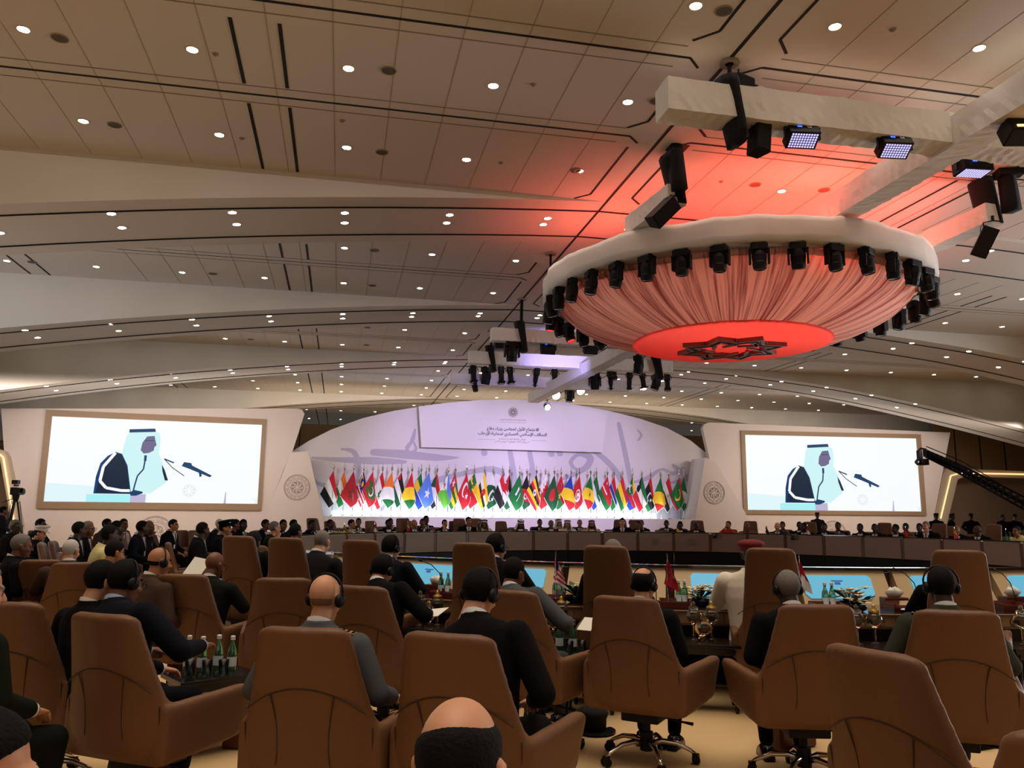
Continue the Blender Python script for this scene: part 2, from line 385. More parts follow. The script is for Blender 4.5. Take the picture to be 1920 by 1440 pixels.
# grooves cut in the flat ceiling: rails along the axis, double seams across, slots in pairs
m = MB(); zc = H - 0.012
def strip(a, b, w, mi=0):
    a = Vector(a); b = Vector(b); d = (b - a).normalized(); n = Vector((-d.y, d.x, 0)) * w / 2
    m.prism([a + n, a - n, b - n, b + n], (0, 0, 0.02), mi)
bays = [(-2.0, 15.3, 24.3), (28.6, 33.5, 38.2), (42.5, 47.4, 52.1), (54.6, 60.3, 72.0), (73.9, 81, 98.0)]
strip((XC, -8, zc), (XC, BACK, zc), 0.09)
for y0, ym, y1 in bays:
    segs = []
    if y0 < 0: segs = [(-2, 5.6, 5.6), (6.6, 15.1, 15.1), (16.35, 19.25, 19.25), (20.05, 24.3, 24.3)]
    elif ym > 90: segs = [(y0, y1, y1)]
    else: segs = [(y0 + 2.4, ym - 0.35, 0), (ym + 0.35, y1, 0)]
    for a, b, _ in segs:
        for sx in (-1, 1):
            x = XC + sx * 0.72
            strip((x, a + 0.25, zc), (x, b - 0.5, zc), 0.07)
            strip((x, b - 0.5, zc), (x + sx * 0.42, b - 0.05, zc), 0.07)
            for q in (10.03, 11.05, 21.4, 22.2):
                xx = XC + sx * q
                if y0 < 0 or q < 12 or True: strip((xx, a + 0.1, zc), (xx, b - 0.1, zc), 0.085 if y0 < 0 else 0.08)
    for (ys_, wd) in (((15.7, 0.07), (19.65, 0.07), (6.1, 0.07)) if y0 < 0 else (((ym, 0.03),) if ym < 90 else ())):
        for sx in (-1, 1):
            strip((XC + sx * 36, ys_, zc), (XC + sx * 0.9, ys_, zc), wd)
            strip((XC + sx * 0.9, ys_, zc), (XC + sx * 0.55, ys_ + 0.35, zc), 0.06)
            for d in (-0.42, 0.42):
                strip((XC + sx * 36, ys_ + d, zc), (XC + sx * 1.15, ys_ + d, zc), 0.03, 1)
    # fine plank joints
    yy0 = max(y0, 0)
    for j in range(-14, 14):
        x = XC + 2.3 + j * 1.4
        if abs(x - XC) > 1.2: strip((x, yy0 + 0.2, zc + 0.004), (x, y1 - 0.05, zc + 0.004), 0.009, 1)
fit(obj('trim_5', m.mesh('ceiling_grooves', ['groove', 'joint']), kind='structure'))
# walls
def wall(name, c, d, mt='plaster'):
    return obj(name, MB().box(c, d).mesh(name, [mt]), kind='structure')
wall('wall_back', (10, 60.4, 4), (90, 0.4, 8), 'wood_wall')
wall('wall_left', (-25.2, 22, 4), (0.4, 56, 8), 'wood_wall')
wall('wall_right', (46.2, 22, 4), (0.4, 56, 8), 'wood_wall')
wall('wall_right_rear', (42, 40.6, 4), (16, 0.3, 8), 'wood_wall')
wall('wall_left_rear', (-20, 39.2, 4), (9, 0.3, 8), 'wood_wall')
m = MB()
for x in range(-24, 46, 3): m.box((x, 60.18, 4), (0.06, 0.03, 8))
for x in (35.2, 36.9, 38.6, 40.3, 42): m.box((x, 40.44, 4), (0.07, 0.03, 8))
obj('trim_6', m.mesh('wall_joints', ['groove']), kind='structure')

# ---------------------------------------------------------------- downlights
def disc_mesh(): return MB().lathe([(0.001, -0.004), (0.115, -0.004), (0.12, 0.004)], n=20, cap=False).mesh('downlight_diffuser', ['lamp_warm'])
def trimring_mesh(): return MB().lathe([(0.118, 0.012), (0.125, -0.012), (0.15, -0.012), (0.158, 0.012)], n=20, cap=False).mesh('downlight_rim', ['lamp_ring'])
dm, tm = disc_mesh(), trimring_mesh()
rows = [(9.6, 'flat', 'nearest row'), (13.9, 'flat', 'row before the first seam'), (17.9, 'flat', 'row between the near seams'), (22.15, 'flat', 'row right before the first beam')]
nm = ['first', 'second', 'third', 'fourth']
for k, ys in enumerate(STEPS):
    if k == 3: break
    rows.append((ys + 1.75, 'archb', 'front row under the %s beam' % nm[k]))
    rows.append((ys + 2.3, 'arch', 'rear row under the %s beam' % nm[k]))
    if k < 2: rows.append((ys + 6.9, 'flat', 'front row beyond the %s beam' % nm[k]))
    if k < 2: rows.append((ys + 11.95, 'flat', 'rear row beyond the %s beam' % nm[k]))
rows += [(58.0, 'flat', 'first row beyond the third beam'), (62.4, 'flat', 'second row beyond the third beam'), (66.3, 'flat', 'third row beyond the third beam'), (70.4, 'flat', 'last row before the fourth beam'), (77.7, 'flat', 'first row beyond the fourth beam'), (84.0, 'flat', 'second row beyond the fourth beam'), (92.0, 'flat', 'last row by the rear wall')]
nl = 0
for y, kind, desc in rows:
    for sx in (-1, 1):
        for j in range(0, 12):
            d = 1.6 + (3.48 if sx < 0 else 3.6) * j; x = XC + sx * d
            if x < XL + 1 or x > XR - 1: continue
            yy = y - (0.045 * d if kind == 'archb' else 0)
            z = H - (drop(x) if kind != 'flat' else 0)
            px, py = proj((x, yy, z))
            if not (-12 < px < 1932 and -12 < py < 832): continue
            if (py > 770 and (px < 560 or px > 1325)) or (py > 752 and 790 < px < 1135) or (py > 790 and 680 < px < 1245): continue
            if ((px - 1394) / 365) ** 2 + ((py - 545) / 95) ** 2 < 1 and py > 470: continue
            side = 'left' if sx < 0 else 'right'
            t = thing('ceiling_downlight', 'round recessed downlight, %s %s of the rails, %s' % (ORD[j + 1], side, desc), 'ceiling light', (x, yy, z - 0.004), group='round downlights set in the ceiling')
            fit(t)
            if kind != 'flat':
                t.rotation_euler = (0, atan2((drop(x + 0.1) - drop(x - 0.1)), 0.2), 0)
            obj('diffuser', dm, t); obj('rim', tm, t); nl += 1
print('downlights', nl)
# loudspeaker grilles and small sprinkler heads set in the ceiling
gm = MB().lathe([(0.001, -0.006), (0.15, -0.006), (0.165, 0.01)], n=20, cap=False).mesh('grille', ['speaker_grille'])
rm = MB().lathe([(0.158, 0.01), (0.165, -0.012), (0.185, -0.012), (0.192, 0.01)], n=20, cap=False).mesh('grille_rim', ['joint'])
for px, py, ds in ((112, 71, 'near the left end of the nearest seam'), (729, 132, 'between two downlights left of the axis'), (215, 234, 'beside the downlight nearest the left edge'), (716, 285, 'just before the first beam, left part'), (1357, 20, 'beside the axis rails at the top'), (1231, 189, 'behind the near truss bar end'), (1080, 319, 'pinkish, close to the axis before the first beam'), (1416, 346, 'in the red-lit ceiling, left one'), (1545, 356, 'in the red-lit ceiling, right one'),
                     (702, 469, 'beyond the first beam, left of the axis'), (698, 535, 'in the rear row beyond the first beam'), (399, 513, 'beyond the first beam, far left'), (60, 491, 'beyond the first beam by the left slots'), (689, 614, 'beyond the second beam, front row'), (687, 647, 'beyond the second beam, rear row'), (470, 636, 'beyond the second beam, farther left')):
    p = onz(px, py, H)
    t = thing('ceiling_speaker', 'round dark speaker grille in the ceiling, ' + ds, 'ceiling speaker', (p.x, p.y, H - 0.008), group='round grilles set in the ceiling')
    fit(t); obj('grille', gm, t); obj('rim', rm, t)
sm = MB().lathe([(0.001, -0.05), (0.03, -0.045), (0.035, -0.02), (0.07, -0.006), (0.075, 0.01)], n=12, cap=False).mesh('sprinkler', ['joint'])
for px, py, ds in ((404, 101, 'left of the near slot pair'), (1000, 158, 'above the near truss bar'), (453, 259, 'left of the second slot pair'), (939, 305, 'close to the first beam'), (641, 226, 'pale one right of the second slot pair'), (1674, 55, 'near the top right corner'), (1352, 340, 'in the red-lit ceiling')):
    p = onz(px, py, H); fit(obj('ceiling_sprinkler', sm, loc=(p.x, p.y, H - 0.008), label='small sprinkler head in the ceiling, ' + ds, cat='sprinkler', group='sprinkler heads in the ceiling'))
H = 7.9; XC = 8.35 * CS

# ================================================================ ROUND EMBLEM (line rosette in a ring), drawn with thin raised lines
def rosette(mb, c, r, ux, uy, nrm, lw, m=0, ring=True, petals=8):
    c = Vector(c); ux = Vector(ux); uy = Vector(uy); nv = Vector(nrm)
    def line(pts, w=lw, closed=False):
        P = [c + ux * a + uy * b + nv * 0.004 for a, b in pts]
        if closed: P.append(P[0])
        for i in range(len(P) - 1):
            d = P[i + 1] - P[i]
            if d.length < 1e-6: continue
            n = nv.cross(d).normalized() * w / 2; e = d.normalized() * w * 0.3
            mb.prism([P[i] + n - e, P[i] - n - e, P[i + 1] - n + e, P[i + 1] + n + e], nv * 0.004, m)
    circ = lambda rad, n=40: [(rad * cos(2 * pi * i / n), rad * sin(2 * pi * i / n)) for i in range(n)]
    if ring:
        line(circ(r), closed=True); line(circ(r * 0.93), lw * 0.6, True)
        for i in range(44):   # the ring of small lettering strokes
            a = 2 * pi * i / 44
            if i % 11 in (0,): continue
            line([(r * 0.72 * cos(a), r * 0.72 * sin(a)), (r * (0.78 + 0.05 * (i % 3)) * cos(a + 0.05), r * (0.78 + 0.05 * (i % 3)) * sin(a + 0.05))], lw * 0.8)
        line(circ(r * 0.66), lw * 0.5, True); rr_ = r * 0.5
    else: rr_ = r
    for q in range(petals):
        a0 = 2 * pi * q / petals
        pts = []
        for i in range(13):
            t = i / 12; a = a0 + (t - 0.5) * 2 * pi / petals * 1.7; rad = rr_ * (0.62 + 0.38 * sin(pi * t))
            pts.append((rad * cos(a), rad * sin(a)))
        line(pts)
        line([(rr_ * 0.3 * cos(a0), rr_ * 0.3 * sin(a0)), (rr_ * 0.62 * cos(a0 + 0.3), rr_ * 0.62 * sin(a0 + 0.3)), (rr_ * 0.82 * cos(a0 + 0.1), rr_ * 0.82 * sin(a0 + 0.1))])
EM = (1, 0, 0), (0, 0, 1), (0, -1, 0)
# ================================================================ STAGE
YB, YL, YW = 39.0, 37.2, 37.0
def pp(px, py, Y): return ony(px, py, Y)
# back wall with an arched top
top = [pp(x, y, YB) for x, y in ((520, 862), (545, 848), (580, 826), (620, 806), (680, 784), (740, 770), (790, 762), (880, 752), (962, 749), (1050, 753), (1140, 770), (1200, 785), (1250, 802), (1295, 826), (1335, 858), (1350, 872))]
m = MB().prism([Vector((top[0].x, YB, 0))] + top + [Vector((top[-1].x, YB, 0))], (0, 0.25, 0))
stage = thing('stage_backdrop', 'white arched stage backdrop with grey calligraphy behind the row of flags', 'stage backdrop', (8, YB, 0))
def sobj(name, me, **k):
    o = obj(name, me, stage, **k); o.location = (-8, -YB, 0); return o
sobj('back_panel', m.mesh('back_panel', ['stage_white']))
xl, xr = pp(607, 968, YL).x, pp(1303, 972, YL).x
zl = 1.45
m = MB().box(((xl + xr) / 2, (YL + YB) / 2, zl / 2), (xr - xl + 0.6, YB - YL, zl)); sobj('flag_ledge', m.mesh('flag_ledge', ['stage_white']))
m = MB().box(((xl + xr) / 2 - 0.5, YB - 0.03, zl + 0.14), (xr - xl - 1.6, 0.04, 0.26)); sobj('light_cove', m.mesh('light_cove', ['cove_glow']))
light('ledge_cove_lamp', 'AREA', ((xl + xr) / 2 - 0.4, YL + 0.9, zl + 0.04), 260, (0.80, 0.95, 1.0), xr - xl - 1.4, 0.5, ((xl + xr) / 2 - 0.4, YB + 0.7, zl + 2.0))
# sloping wings either side of the ledge
for side, pts in (('left', [(578, 846), (607, 972), (612, 1010), (470, 1010), (500, 962), (546, 848)]), ('right', [(1322, 858), (1303, 975), (1300, 1015), (1420, 1015), (1398, 962), (1345, 872), (1337, 862)])):
    P = [pp(x, y, YL - 0.05) for x, y in pts]
    for i in (2, 3): P[i] = Vector((P[i].x, P[i].y, 0))
    m = MB().prism(P, (0, 0.5 if side == 'left' else 1.6, 0)); sobj('wing_panel', m.mesh('wing_panel', ['white_wall']), label='%s wing panel with round emblem' % side)
    c = pp(*((557, 914) if side == 'left' else (1339, 924)), YL - 0.06)
    m = MB(); rosette(m, c, 0.56, *EM, 0.018); sobj('round_emblem', m.mesh('round_emblem', ['calli_line']))
# large faint calligraphy on the back wall
def brush(mb, pts, ws, Y, m=0):
    P = [pp(x, y, Y) for x, y in pts]; L = []; Rr = []
    Q = []; WW = []
    for i in range(len(P) - 1):
        p0 = P[max(i - 1, 0)]; p1 = P[i]; p2 = P[i + 1]; p3 = P[min(i + 2, len(P) - 1)]
        for k in range(5):
            t = k / 5; Q.append(0.5 * ((2 * p1) + (p2 - p0) * t + (2 * p0 - 5 * p1 + 4 * p2 - p3) * t * t + (3 * p1 - p0 - 3 * p2 + p3) * t ** 3)); WW.append(ws[i] + (ws[i + 1] - ws[i]) * t)
    Q.append(P[-1]); WW.append(ws[-1])
    k0 = len(mb.f)
    for i, p in enumerate(Q):
        o = Vector((0, -.004 - .00002 * (k0 + i), 0)); r_ = WW[i] * 0.0265 / 2
        mb.poly([p + o + Vector((r_ * cos(t), 0, r_ * sin(t))) for t in [-2 * pi * j / 12 for j in range(12)]], m)
        if i < len(Q) - 1:
            e = Q[i + 1] - p
            if e.length < 1e-4: continue
            n = Vector((-e.z, 0, e.x)).normalized(); r2 = WW[i + 1] * 0.0265 / 2; o2 = o + Vector((0, -.00001, 0))
            mb.poly([p + n * r_ + o2, Q[i + 1] + n * r2 + o2, Q[i + 1] - n * r2 + o2, p - n * r_ + o2], m)
m = MB(); Yc = YB - 0.002
brush(m, [(700, 848), (760, 852), (820, 858), (862, 858)], [12, 16, 12, 1], Yc)
brush(m, [(585, 858), (640, 862), (700, 864), (760, 866)], [3, 9, 14, 6], Yc)
brush(m, [(640, 842), (664, 848), (672, 880), (664, 905), (640, 912), (600, 908), (584, 895)], [3, 9, 11, 11, 10, 7, 2], Yc)
brush(m, [(700, 900), (716, 940), (712, 968)], [10, 12, 6], Yc)
brush(m, [(765, 842), (774, 822), (778, 805)], [2, 8, 3], Yc)
brush(m, [(770, 828), (762, 840), (770, 848), (780, 842), (775, 828)], [3, 5, 5, 5, 3], Yc)
brush(m, [(838, 934), (800, 930), (812, 905), (860, 890), (910, 880), (938, 884), (942, 896)], [3, 10, 12, 9, 11, 12, 3], Yc)
brush(m, [(956, 845), (962, 880), (968, 920)], [9, 11, 9], Yc)
brush(m, [(993, 848), (1000, 890), (1004, 935)], [9, 10, 9], Yc)
brush(m, [(1050, 900), (1075, 890), (1100, 875), (1106, 858), (1085, 852), (1070, 866), (1080, 880), (1098, 878)], [4, 8, 12, 14, 7, 8, 6, 4], Yc)
brush(m, [(1108, 842), (1135, 862), (1160, 892), (1175, 930)], [7, 11, 12, 10], Yc)
brush(m, [(1160, 795), (1170, 840), (1180, 890), (1185, 930)], [8, 10, 10, 8], Yc)
brush(m, [(1186, 905), (1215, 896), (1240, 880), (1262, 888), (1282, 876)], [4, 9, 5, 8, 3], Yc)
brush(m, [(1256, 905), (1280, 900), (1300, 886), (1308, 872)], [4, 8, 6, 2], Yc)
brush(m, [(1262, 872), (1280, 888), (1300, 912), (1310, 930)], [6, 10, 10, 6], Yc)
brush(m, [(1195, 806), (1202, 816), (1196, 826)], [2, 6, 3], Yc)
for x, y in ((906, 846), (1032, 848), (1048, 847)): brush(m, [(x, y - 3), (x + 2, y + 3), (x, y + 6)], [6, 12, 3], Yc)
sobj('calligraphy', m.mesh('calligraphy', ['calli']))
m = MB(); P = [pp(x, y, YL + 0.6) for x, y in ((1317, 862), (1322, 862), (1303, 968), (1294, 968))]
m.prism(P, (0, 0.05, 0)); sobj('alcove_edge', m.mesh('alcove_edge', ['wood_wall']))
# header board
YH = 38.55
hd = thing('header_board', 'white curved header board with Arabic title above the flags', 'sign', (8, YH, 5))
hp = [pp(x, y, YH) for x, y in ((785, 762), (840, 755), (900, 750), (962, 749), (1020, 753), (1080, 762), (1139, 777), (1130, 848), (960, 843), (790, 838))]
o = obj('board', MB().prism(hp, (0, 0.22, 0)).mesh('board', ['stage_white']), hd, (-8, -YH, -5))
# Arabic text set with joined letter forms
FORMS = {'ا': 'FE8D FE8E', 'أ': 'FE83 FE84', 'إ': 'FE87 FE88', 'ب': 'FE8F FE90 FE91 FE92', 'ة': 'FE93 FE94', 'ت': 'FE95 FE96 FE97 FE98', 'ج': 'FE9D FE9E FE9F FEA0', 'ح': 'FEA1 FEA2 FEA3 FEA4', 'د': 'FEA9 FEAA', 'ر': 'FEAD FEAE', 'ز': 'FEAF FEB0', 'س': 'FEB1 FEB2 FEB3 FEB4', 'ض': 'FEBD FEBE FEBF FEC0', 'ع': 'FEC9 FECA FECB FECC', 'ف': 'FED1 FED2 FED3 FED4', 'ق': 'FED5 FED6 FED7 FED8', 'ك': 'FED9 FEDA FEDB FEDC', 'ل': 'FEDD FEDE FEDF FEE0', 'م': 'FEE1 FEE2 FEE3 FEE4', 'ن': 'FEE5 FEE6 FEE7 FEE8', 'ه': 'FEE9 FEEA FEEB FEEC', 'و': 'FEED FEEE', 'ي': 'FEF1 FEF2 FEF3 FEF4', 'ء': 'FE80'}
def shape(s):
    s = s.replace('لأ', '\x01').replace('لإ', '\x02').replace('لا', '\x03'); out = []
    LA = {'\x01': 'FEF7 FEF8', '\x02': 'FEF9 FEFA', '\x03': 'FEFB FEFC'}
    def forms(c): return (LA.get(c) or FORMS.get(c, '')).split()
    for i, c in enumerate(s):
        f = forms(c)
        if not f: out.append(c); continue
        prv = i > 0 and len(forms(s[i - 1])) == 4; nxt = i + 1 < len(s) and len(forms(s[i + 1])) >= 2 and len(f) == 4
        prv = prv and len(f) >= 2
        k = (3 if nxt else 1) if prv else (2 if nxt else 0)
        out.append(chr(int(f[k], 16)))
    res = ''.join(reversed(out)); toks = []; num = ''
    for ch in res:       # digits keep their own order
        if '\u0660' <= ch <= '\u0669': num = ch + num
        else: toks.append(num + ch); num = ''
    return ''.join(toks) + num
def text_mesh(s, width, depth, mt, bold=0.0):
    c = bpy.data.curves.new('t', 'FONT'); c.body = s; c.align_x = 'CENTER'; c.align_y = 'CENTER'; c.extrude = 0.02; c.offset = bold; c.resolution_u = 3
    o = bpy.data.objects.new('t', c); COL.objects.link(o); dg = bpy.context.evaluated_depsgraph_get(); dg.update()
    me = bpy.data.meshes.new_from_object(o.evaluated_get(dg)); bpy.data.objects.remove(o)
    xs = [v.co.x for v in me.vertices]; ys = [v.co.y for v in me.vertices]; k = width / (max(xs) - min(xs)); cx = (max(xs) + min(xs)) / 2; cy = (max(ys) + min(ys)) / 2
    for v in me.vertices: v.co = Vector(((v.co.x - cx) * k, v.co.z * depth / 0.02 * 0.5, (v.co.y - cy) * k))
    me.materials.clear(); me.materials.append(MATS[mt]); me.update(); me.name = 'lettering'
    return me
def htext(s, px0, px1, py, mt, bold=0.0):
    a = pp(px0, py, YH); b = pp(px1, py, YH); c = (a + b) / 2
    o = obj('lettering', text_mesh(shape(s), (b - a).length, 0.008, mt, bold), hd, (c.x - 8, c.y - YH - 0.012, c.z - 5)); return o
htext('الاجتماع الأول لمجلس وزراء دفاع', 913, 1010, 805, 'ink', 0.012)
htext('التحالف الإسلامي العسكري لمحاربة الإرهاب', 896, 1025, 815, 'ink', 0.012)
htext('الرياض المملكة العربية السعودية', 935, 985, 823.5, 'gold_ink')
htext('٨ ربيع أول ١٤٣٩ هـ الموافق ٢٦ نوفمبر ٢٠١٧ م'.replace('هـ', 'ه'), 929, 993, 828.5, 'gold_ink')
htext('التحالف الإسلامي العسكري لمحاربة الإرهاب', 937, 986, 787.5, 'gold_ink')
m = MB(); c = pp(962, 773, YH - 0.005); rosette(m, c, 0.24, *EM, 0.016, ring=False, petals=10); rosette(m, c, 0.13, *EM, 0.014, ring=False, petals=10)
for x0, x1, y in ((896, 928, 824), (996, 1024, 826), (937, 986, 792)):
    a = pp(x0, y, YH); b = pp(x1, y, YH); m.box(((a.x + b.x) / 2, YH - 0.006, (a.z + b.z) / 2), (b.x - a.x, 0.006, 0.012))
obj('logo', m.mesh('logo', ['gold_ink']), hd, (-8, -YH, -5))

# ---------------------------------------------------------------- screen walls and the two video screens
def screen_unit(side):
    if side == 'left':
        A, B = Vector((-15.5, 36.35, 0)), Vector((-1.0, 38.0, 0)); outline = [(2, 766), (556, 766), (566, 768), (571, 776), (548, 848), (530, 885), (500, 965)]; scr = [(90, 768), (499, 787), (490, 957), (66, 953)]; img = [(104, 781), (491, 797), (483, 944), (77, 941)]; emb = (290, 1000)
    else:
        A, B = Vector((17.0, 38.6, 0)), Vector((33.5, 37.2, 0)); outline = [(1318, 803), (1322, 795), (1330, 792), (1782, 811), (1748, 985), (1398, 985), (1352, 905), (1330, 858)]; scr = [(1387, 809), (1724, 813), (1735, 968), (1394, 962)]; img = [(1395, 817), (1715, 821), (1727, 960), (1401, 955)]; emb = (1563, 1003)
    d = (B - A).normalized(); n = Vector((d.y, -d.x, 0))     # n faces the hall
    def hit(px, py, off=0.0):
        r = ray(px, py); q = A + n * off; t = (q - Vector((0, 0, 0))).dot(n) / Vector((r.x, r.y, 0)).dot(n)
        return Vector((r.x * t, r.y * t, 1.65 + r.z * t))
    w_ = [hit(*p) for p in outline]
    if side == 'left':
        pl = w_ + [Vector((w_[-1].x, w_[-1].y, 0)), Vector((w_[0].x + 0.9, w_[0].y + .1, 0))]
    else: pl = w_[:4] + [w_[4], Vector((w_[4].x, w_[4].y, 0)), Vector((w_[5].x, w_[5].y, 0))] + w_[5:]
    wl = obj('wall_' + side + '_stage', MB().prism(pl, -n * 0.35).mesh('stage_wall', ['white_wall']), kind='structure')
    S = [hit(*p) for p in scr]
    c0 = hit(*emb); m = MB(); rosette(m, c0 + n * 0.01, 0.72, d, (0, 0, 1), n, 0.02); obj('round_emblem', m.mesh('wall_emblem', ['calli_line']), label='round line emblem on the wall below the %s video screen' % side, cat='emblem')
    # rectangle of the screen in wall coordinates
    def uvw(p): q = p - A; return q.dot(d), p.z
    us = [uvw(p) for p in S]; u0 = (us[0][0] + us[3][0]) / 2; u1 = (us[1][0] + us[2][0]) / 2; z1 = (us[0][1] + us[1][1]) / 2; z0 = (us[2][1] + us[3][1]) / 2
    ui = [uvw(hit(*p)) for p in img]; a0 = (ui[0][0] + ui[3][0]) / 2; a1 = (ui[1][0] + ui[2][0]) / 2; b1 = (ui[0][1] + ui[1][1]) / 2; b0 = (ui[2][1] + ui[3][1]) / 2
    T = thing('video_screen', 'large %s wall screen showing a robed speaker at microphones' % ('left-hand' if side == 'left' else 'right-hand'), 'video screen', A)
    P = lambda u, z, o=0.0: d * u + Vector((0, 0, z)) + n * o
    m = MB(); fr = 0.12
    for (x0, x1, y0, y1) in ((u0, u1, b1, z1), (u0, u1, z0, b0), (u0, a0, b0, b1), (a1, u1, b0, b1)):
        m.prism([P(x0, y0), P(x1, y0), P(x1, y1), P(x0, y1)], n * fr)
    obj('frame', m.mesh('frame', ['screen_frame']), T)
    m = MB().prism([P(a0, b0, .01), P(a1, b0, .01), P(a1, b1, .01), P(a0, b1, .01)], n * 0.05); obj('display', m.mesh('display', ['scr_white']), T)
    # the picture on the display; coordinates as fractions of the display
    Wd, Hd = a1 - a0, b1 - b0
    def F(x, y, o): return P(a0 + Wd * x, b0 + Hd * y, 0.061 + o)
    def pl2(pts, k, o): pm.prism([F(x, y, o) for x, y in pts], n * 0.002, k)
    pm = MB(); mats_ = ['scr_ice', 'scr_cyan', 'scr_navy', 'scr_robe', 'scr_white', 'scr_face', 'scr_mic', 'scr_lilac', 'scr_light', 'scr_mark']
    pl2([(0, 0), (1, 0), (1, .06), (0, .22)], 0, 0)
    pl2([(.185, 0), (.40, 0), (.40, .09), (.185, .09)], 1, .003)
    pl2([(.385, 0), (.455, 0), (.455, .10), (.385, .09)], 7, .005)
    pl2([(.46, 0), (.985, .0), (.985, .05), (.62, .24), (.46, .22)], 4, .004)
    pl2([(.215, .10), (.22, .30), (.235, .46), (.265, .55), (.30, .60), (.33, .58), (.36, .50), (.38, .25), (.385, .10)], 2, .005)
    pl2([(.225, .11), (.24, .32), (.26, .50), (.30, .60), (.33, .56), (.355, .44), (.375, .22), (.38, .11)], 3, .007)
    pl2([(.33, .58), (.36, .44), (.375, .25), (.385, .12), (.46, .12), (.47, .10), (.55, .25), (.535, .40), (.52, .50), (.50, .60), (.505, .75), (.50, .84), (.47, .87), (.37, .87), (.345, .80), (.335, .68)], 8, .008)
    pl2([(.415, .63), (.42, .72), (.44, .80), (.475, .81), (.482, .74), (.488, .70), (.478, .67), (.476, .63), (.455, .60), (.43, .59)], 5, .010)
    pl2([(.355, .84), (.355, .88), (.475, .90), (.48, .86)], 6, .011)
    pl2([(.43, .745), (.475, .748), (.475, .756), (.43, .753)], 6, .012)
    pl2([(.52, .46), (.535, .40), (.555, .27), (.54, .27), (.525, .38)], 3, .010)
    for pts, w_2, kk in (([(.44, .52), (.435, .40), (.41, .32), (.40, .20), (.395, .12)], .0035, 6), ([(.63, .33), (.57, .43), (.53, .53)], .002, 6), ([(.30, .59), (.25, .42), (.24, .25), (.27, .17), (.34, .14), (.38, .14)], .007, 4)):
        for i in range(len(pts) - 1):
            (x0, y0), (x1, y1) = pts[i], pts[i + 1]; l = hypot((x1 - x0) * Wd, (y1 - y0) * Hd); nx = -(y1 - y0) * Hd / l * w_2; ny = (x1 - x0) * Wd / l * w_2 * Wd / Hd
            pl2([(x0 + nx, y0 + ny), (x0 - nx, y0 - ny), (x1 - nx, y1 - ny), (x1 + nx, y1 + ny)], kk, .013)
    pl2([(.434, .50), (.434, .57), (.446, .57), (.446, .50)], 6, .014)
    pl2([(.528, .525), (.53, .54), (.578, .495), (.575, .48)], 6, .014)
    pl2([(.615, .45), (.625, .50), (.66, .49), (.665, .46), (.765, .34), (.755, .32), (.65, .42)], 6, .014)
    pl2([(.385, .08), (.38, .12), (.40, .15), (.44, .13), (.44, .11), (.41, .08)], 6, .014)
    pl2([(.70, .37), (.705, .32), (.715, .33), (.712, .38)], 6, .014)
    pl2([(.83, .0), (.842, .0), (.84, .14), (.836, .14)], 7, .014)
    pic = obj('screen_picture', pm.mesh('screen_picture', mats_), T)
    m = MB(); rosette(m, F(.66, .15, .012), Hd * 0.075, d, (0, 0, 1), n, 0.02, ring=False); obj('screen_emblem', m.mesh('screen_emblem', ['scr_mark']), T)
    light('screen_glow_' + side, 'AREA', (A + P((a0 + a1) / 2, (b0 + b1) / 2, 0.3)), 90, (0.9, 0.97, 1.0), Wd * .9, Hd * .9, A + P((a0 + a1) / 2, (b0 + b1) / 2, 4))
screen_unit('left'); screen_unit('right')

# ---------------------------------------------------------------- portals with warm light lines beside the screen walls
def portal(side):
    T = thing('lit_portal', 'beige %s wall portal outlined by a warm light line' % ('right-hand' if side == 'right' else 'left-hand'), 'portal', (0, 0, 0))
    if side == 'right':
        Y = 38.2; out = [(1748, 985), (1768, 890), (1776, 878), (1960, 885), (2060, 890), (2060, 901), (1960, 898), (1810, 893), (1796, 899), (1775, 985)]
        lp = [(1764, 972), (1783, 892), (1800, 887), (1960, 890), (2060, 893)]; inner = [(1775, 985), (1796, 899), (1810, 893), (2060, 901), (2060, 1100), (1775, 1100)]; em = (1861, 926)
    else:
        Y = 36.2; out = [(-160, 840), (-10, 840), (8, 846), (14, 856), (38, 985), (22, 985), (0, 862), (-160, 858)]
        lp = [(-160, 852), (0, 852), (6, 858), (27, 985)]; inner = [(-160, 858), (0, 862), (22, 985), (22, 1100), (-160, 1100)]; em = None
    P = [ony(x, y, Y) for x, y in out]
    obj('surround', MB().prism([Vector((p.x, p.y, max(p.z, 0))) for p in P], (0, 0.5, 0)).mesh('surround', ['plaster']), T)
    m = MB(); m.tube([ony(x, y, Y - 0.03) for x, y in lp], 0.03, 6); obj('light_line', m.mesh('light_line', ['led_strip']), T)
    Y2 = Y + 1.5
    P = [ony(x, y, Y2) for x, y in inner]
    obj('recess_wall', MB().prism([Vector((p.x, p.y, max(p.z, 0))) for p in P], (0, 0.3, 0)).mesh('recess_wall', ['desk_beige']), T)
    if em:
        m = MB(); rosette(m, ony(*em, Y2 - 0.01), 0.38, *EM, 0.02); obj('round_emblem', m.mesh('recess_emblem', ['calli_line']), T)
portal('right'); portal('left')
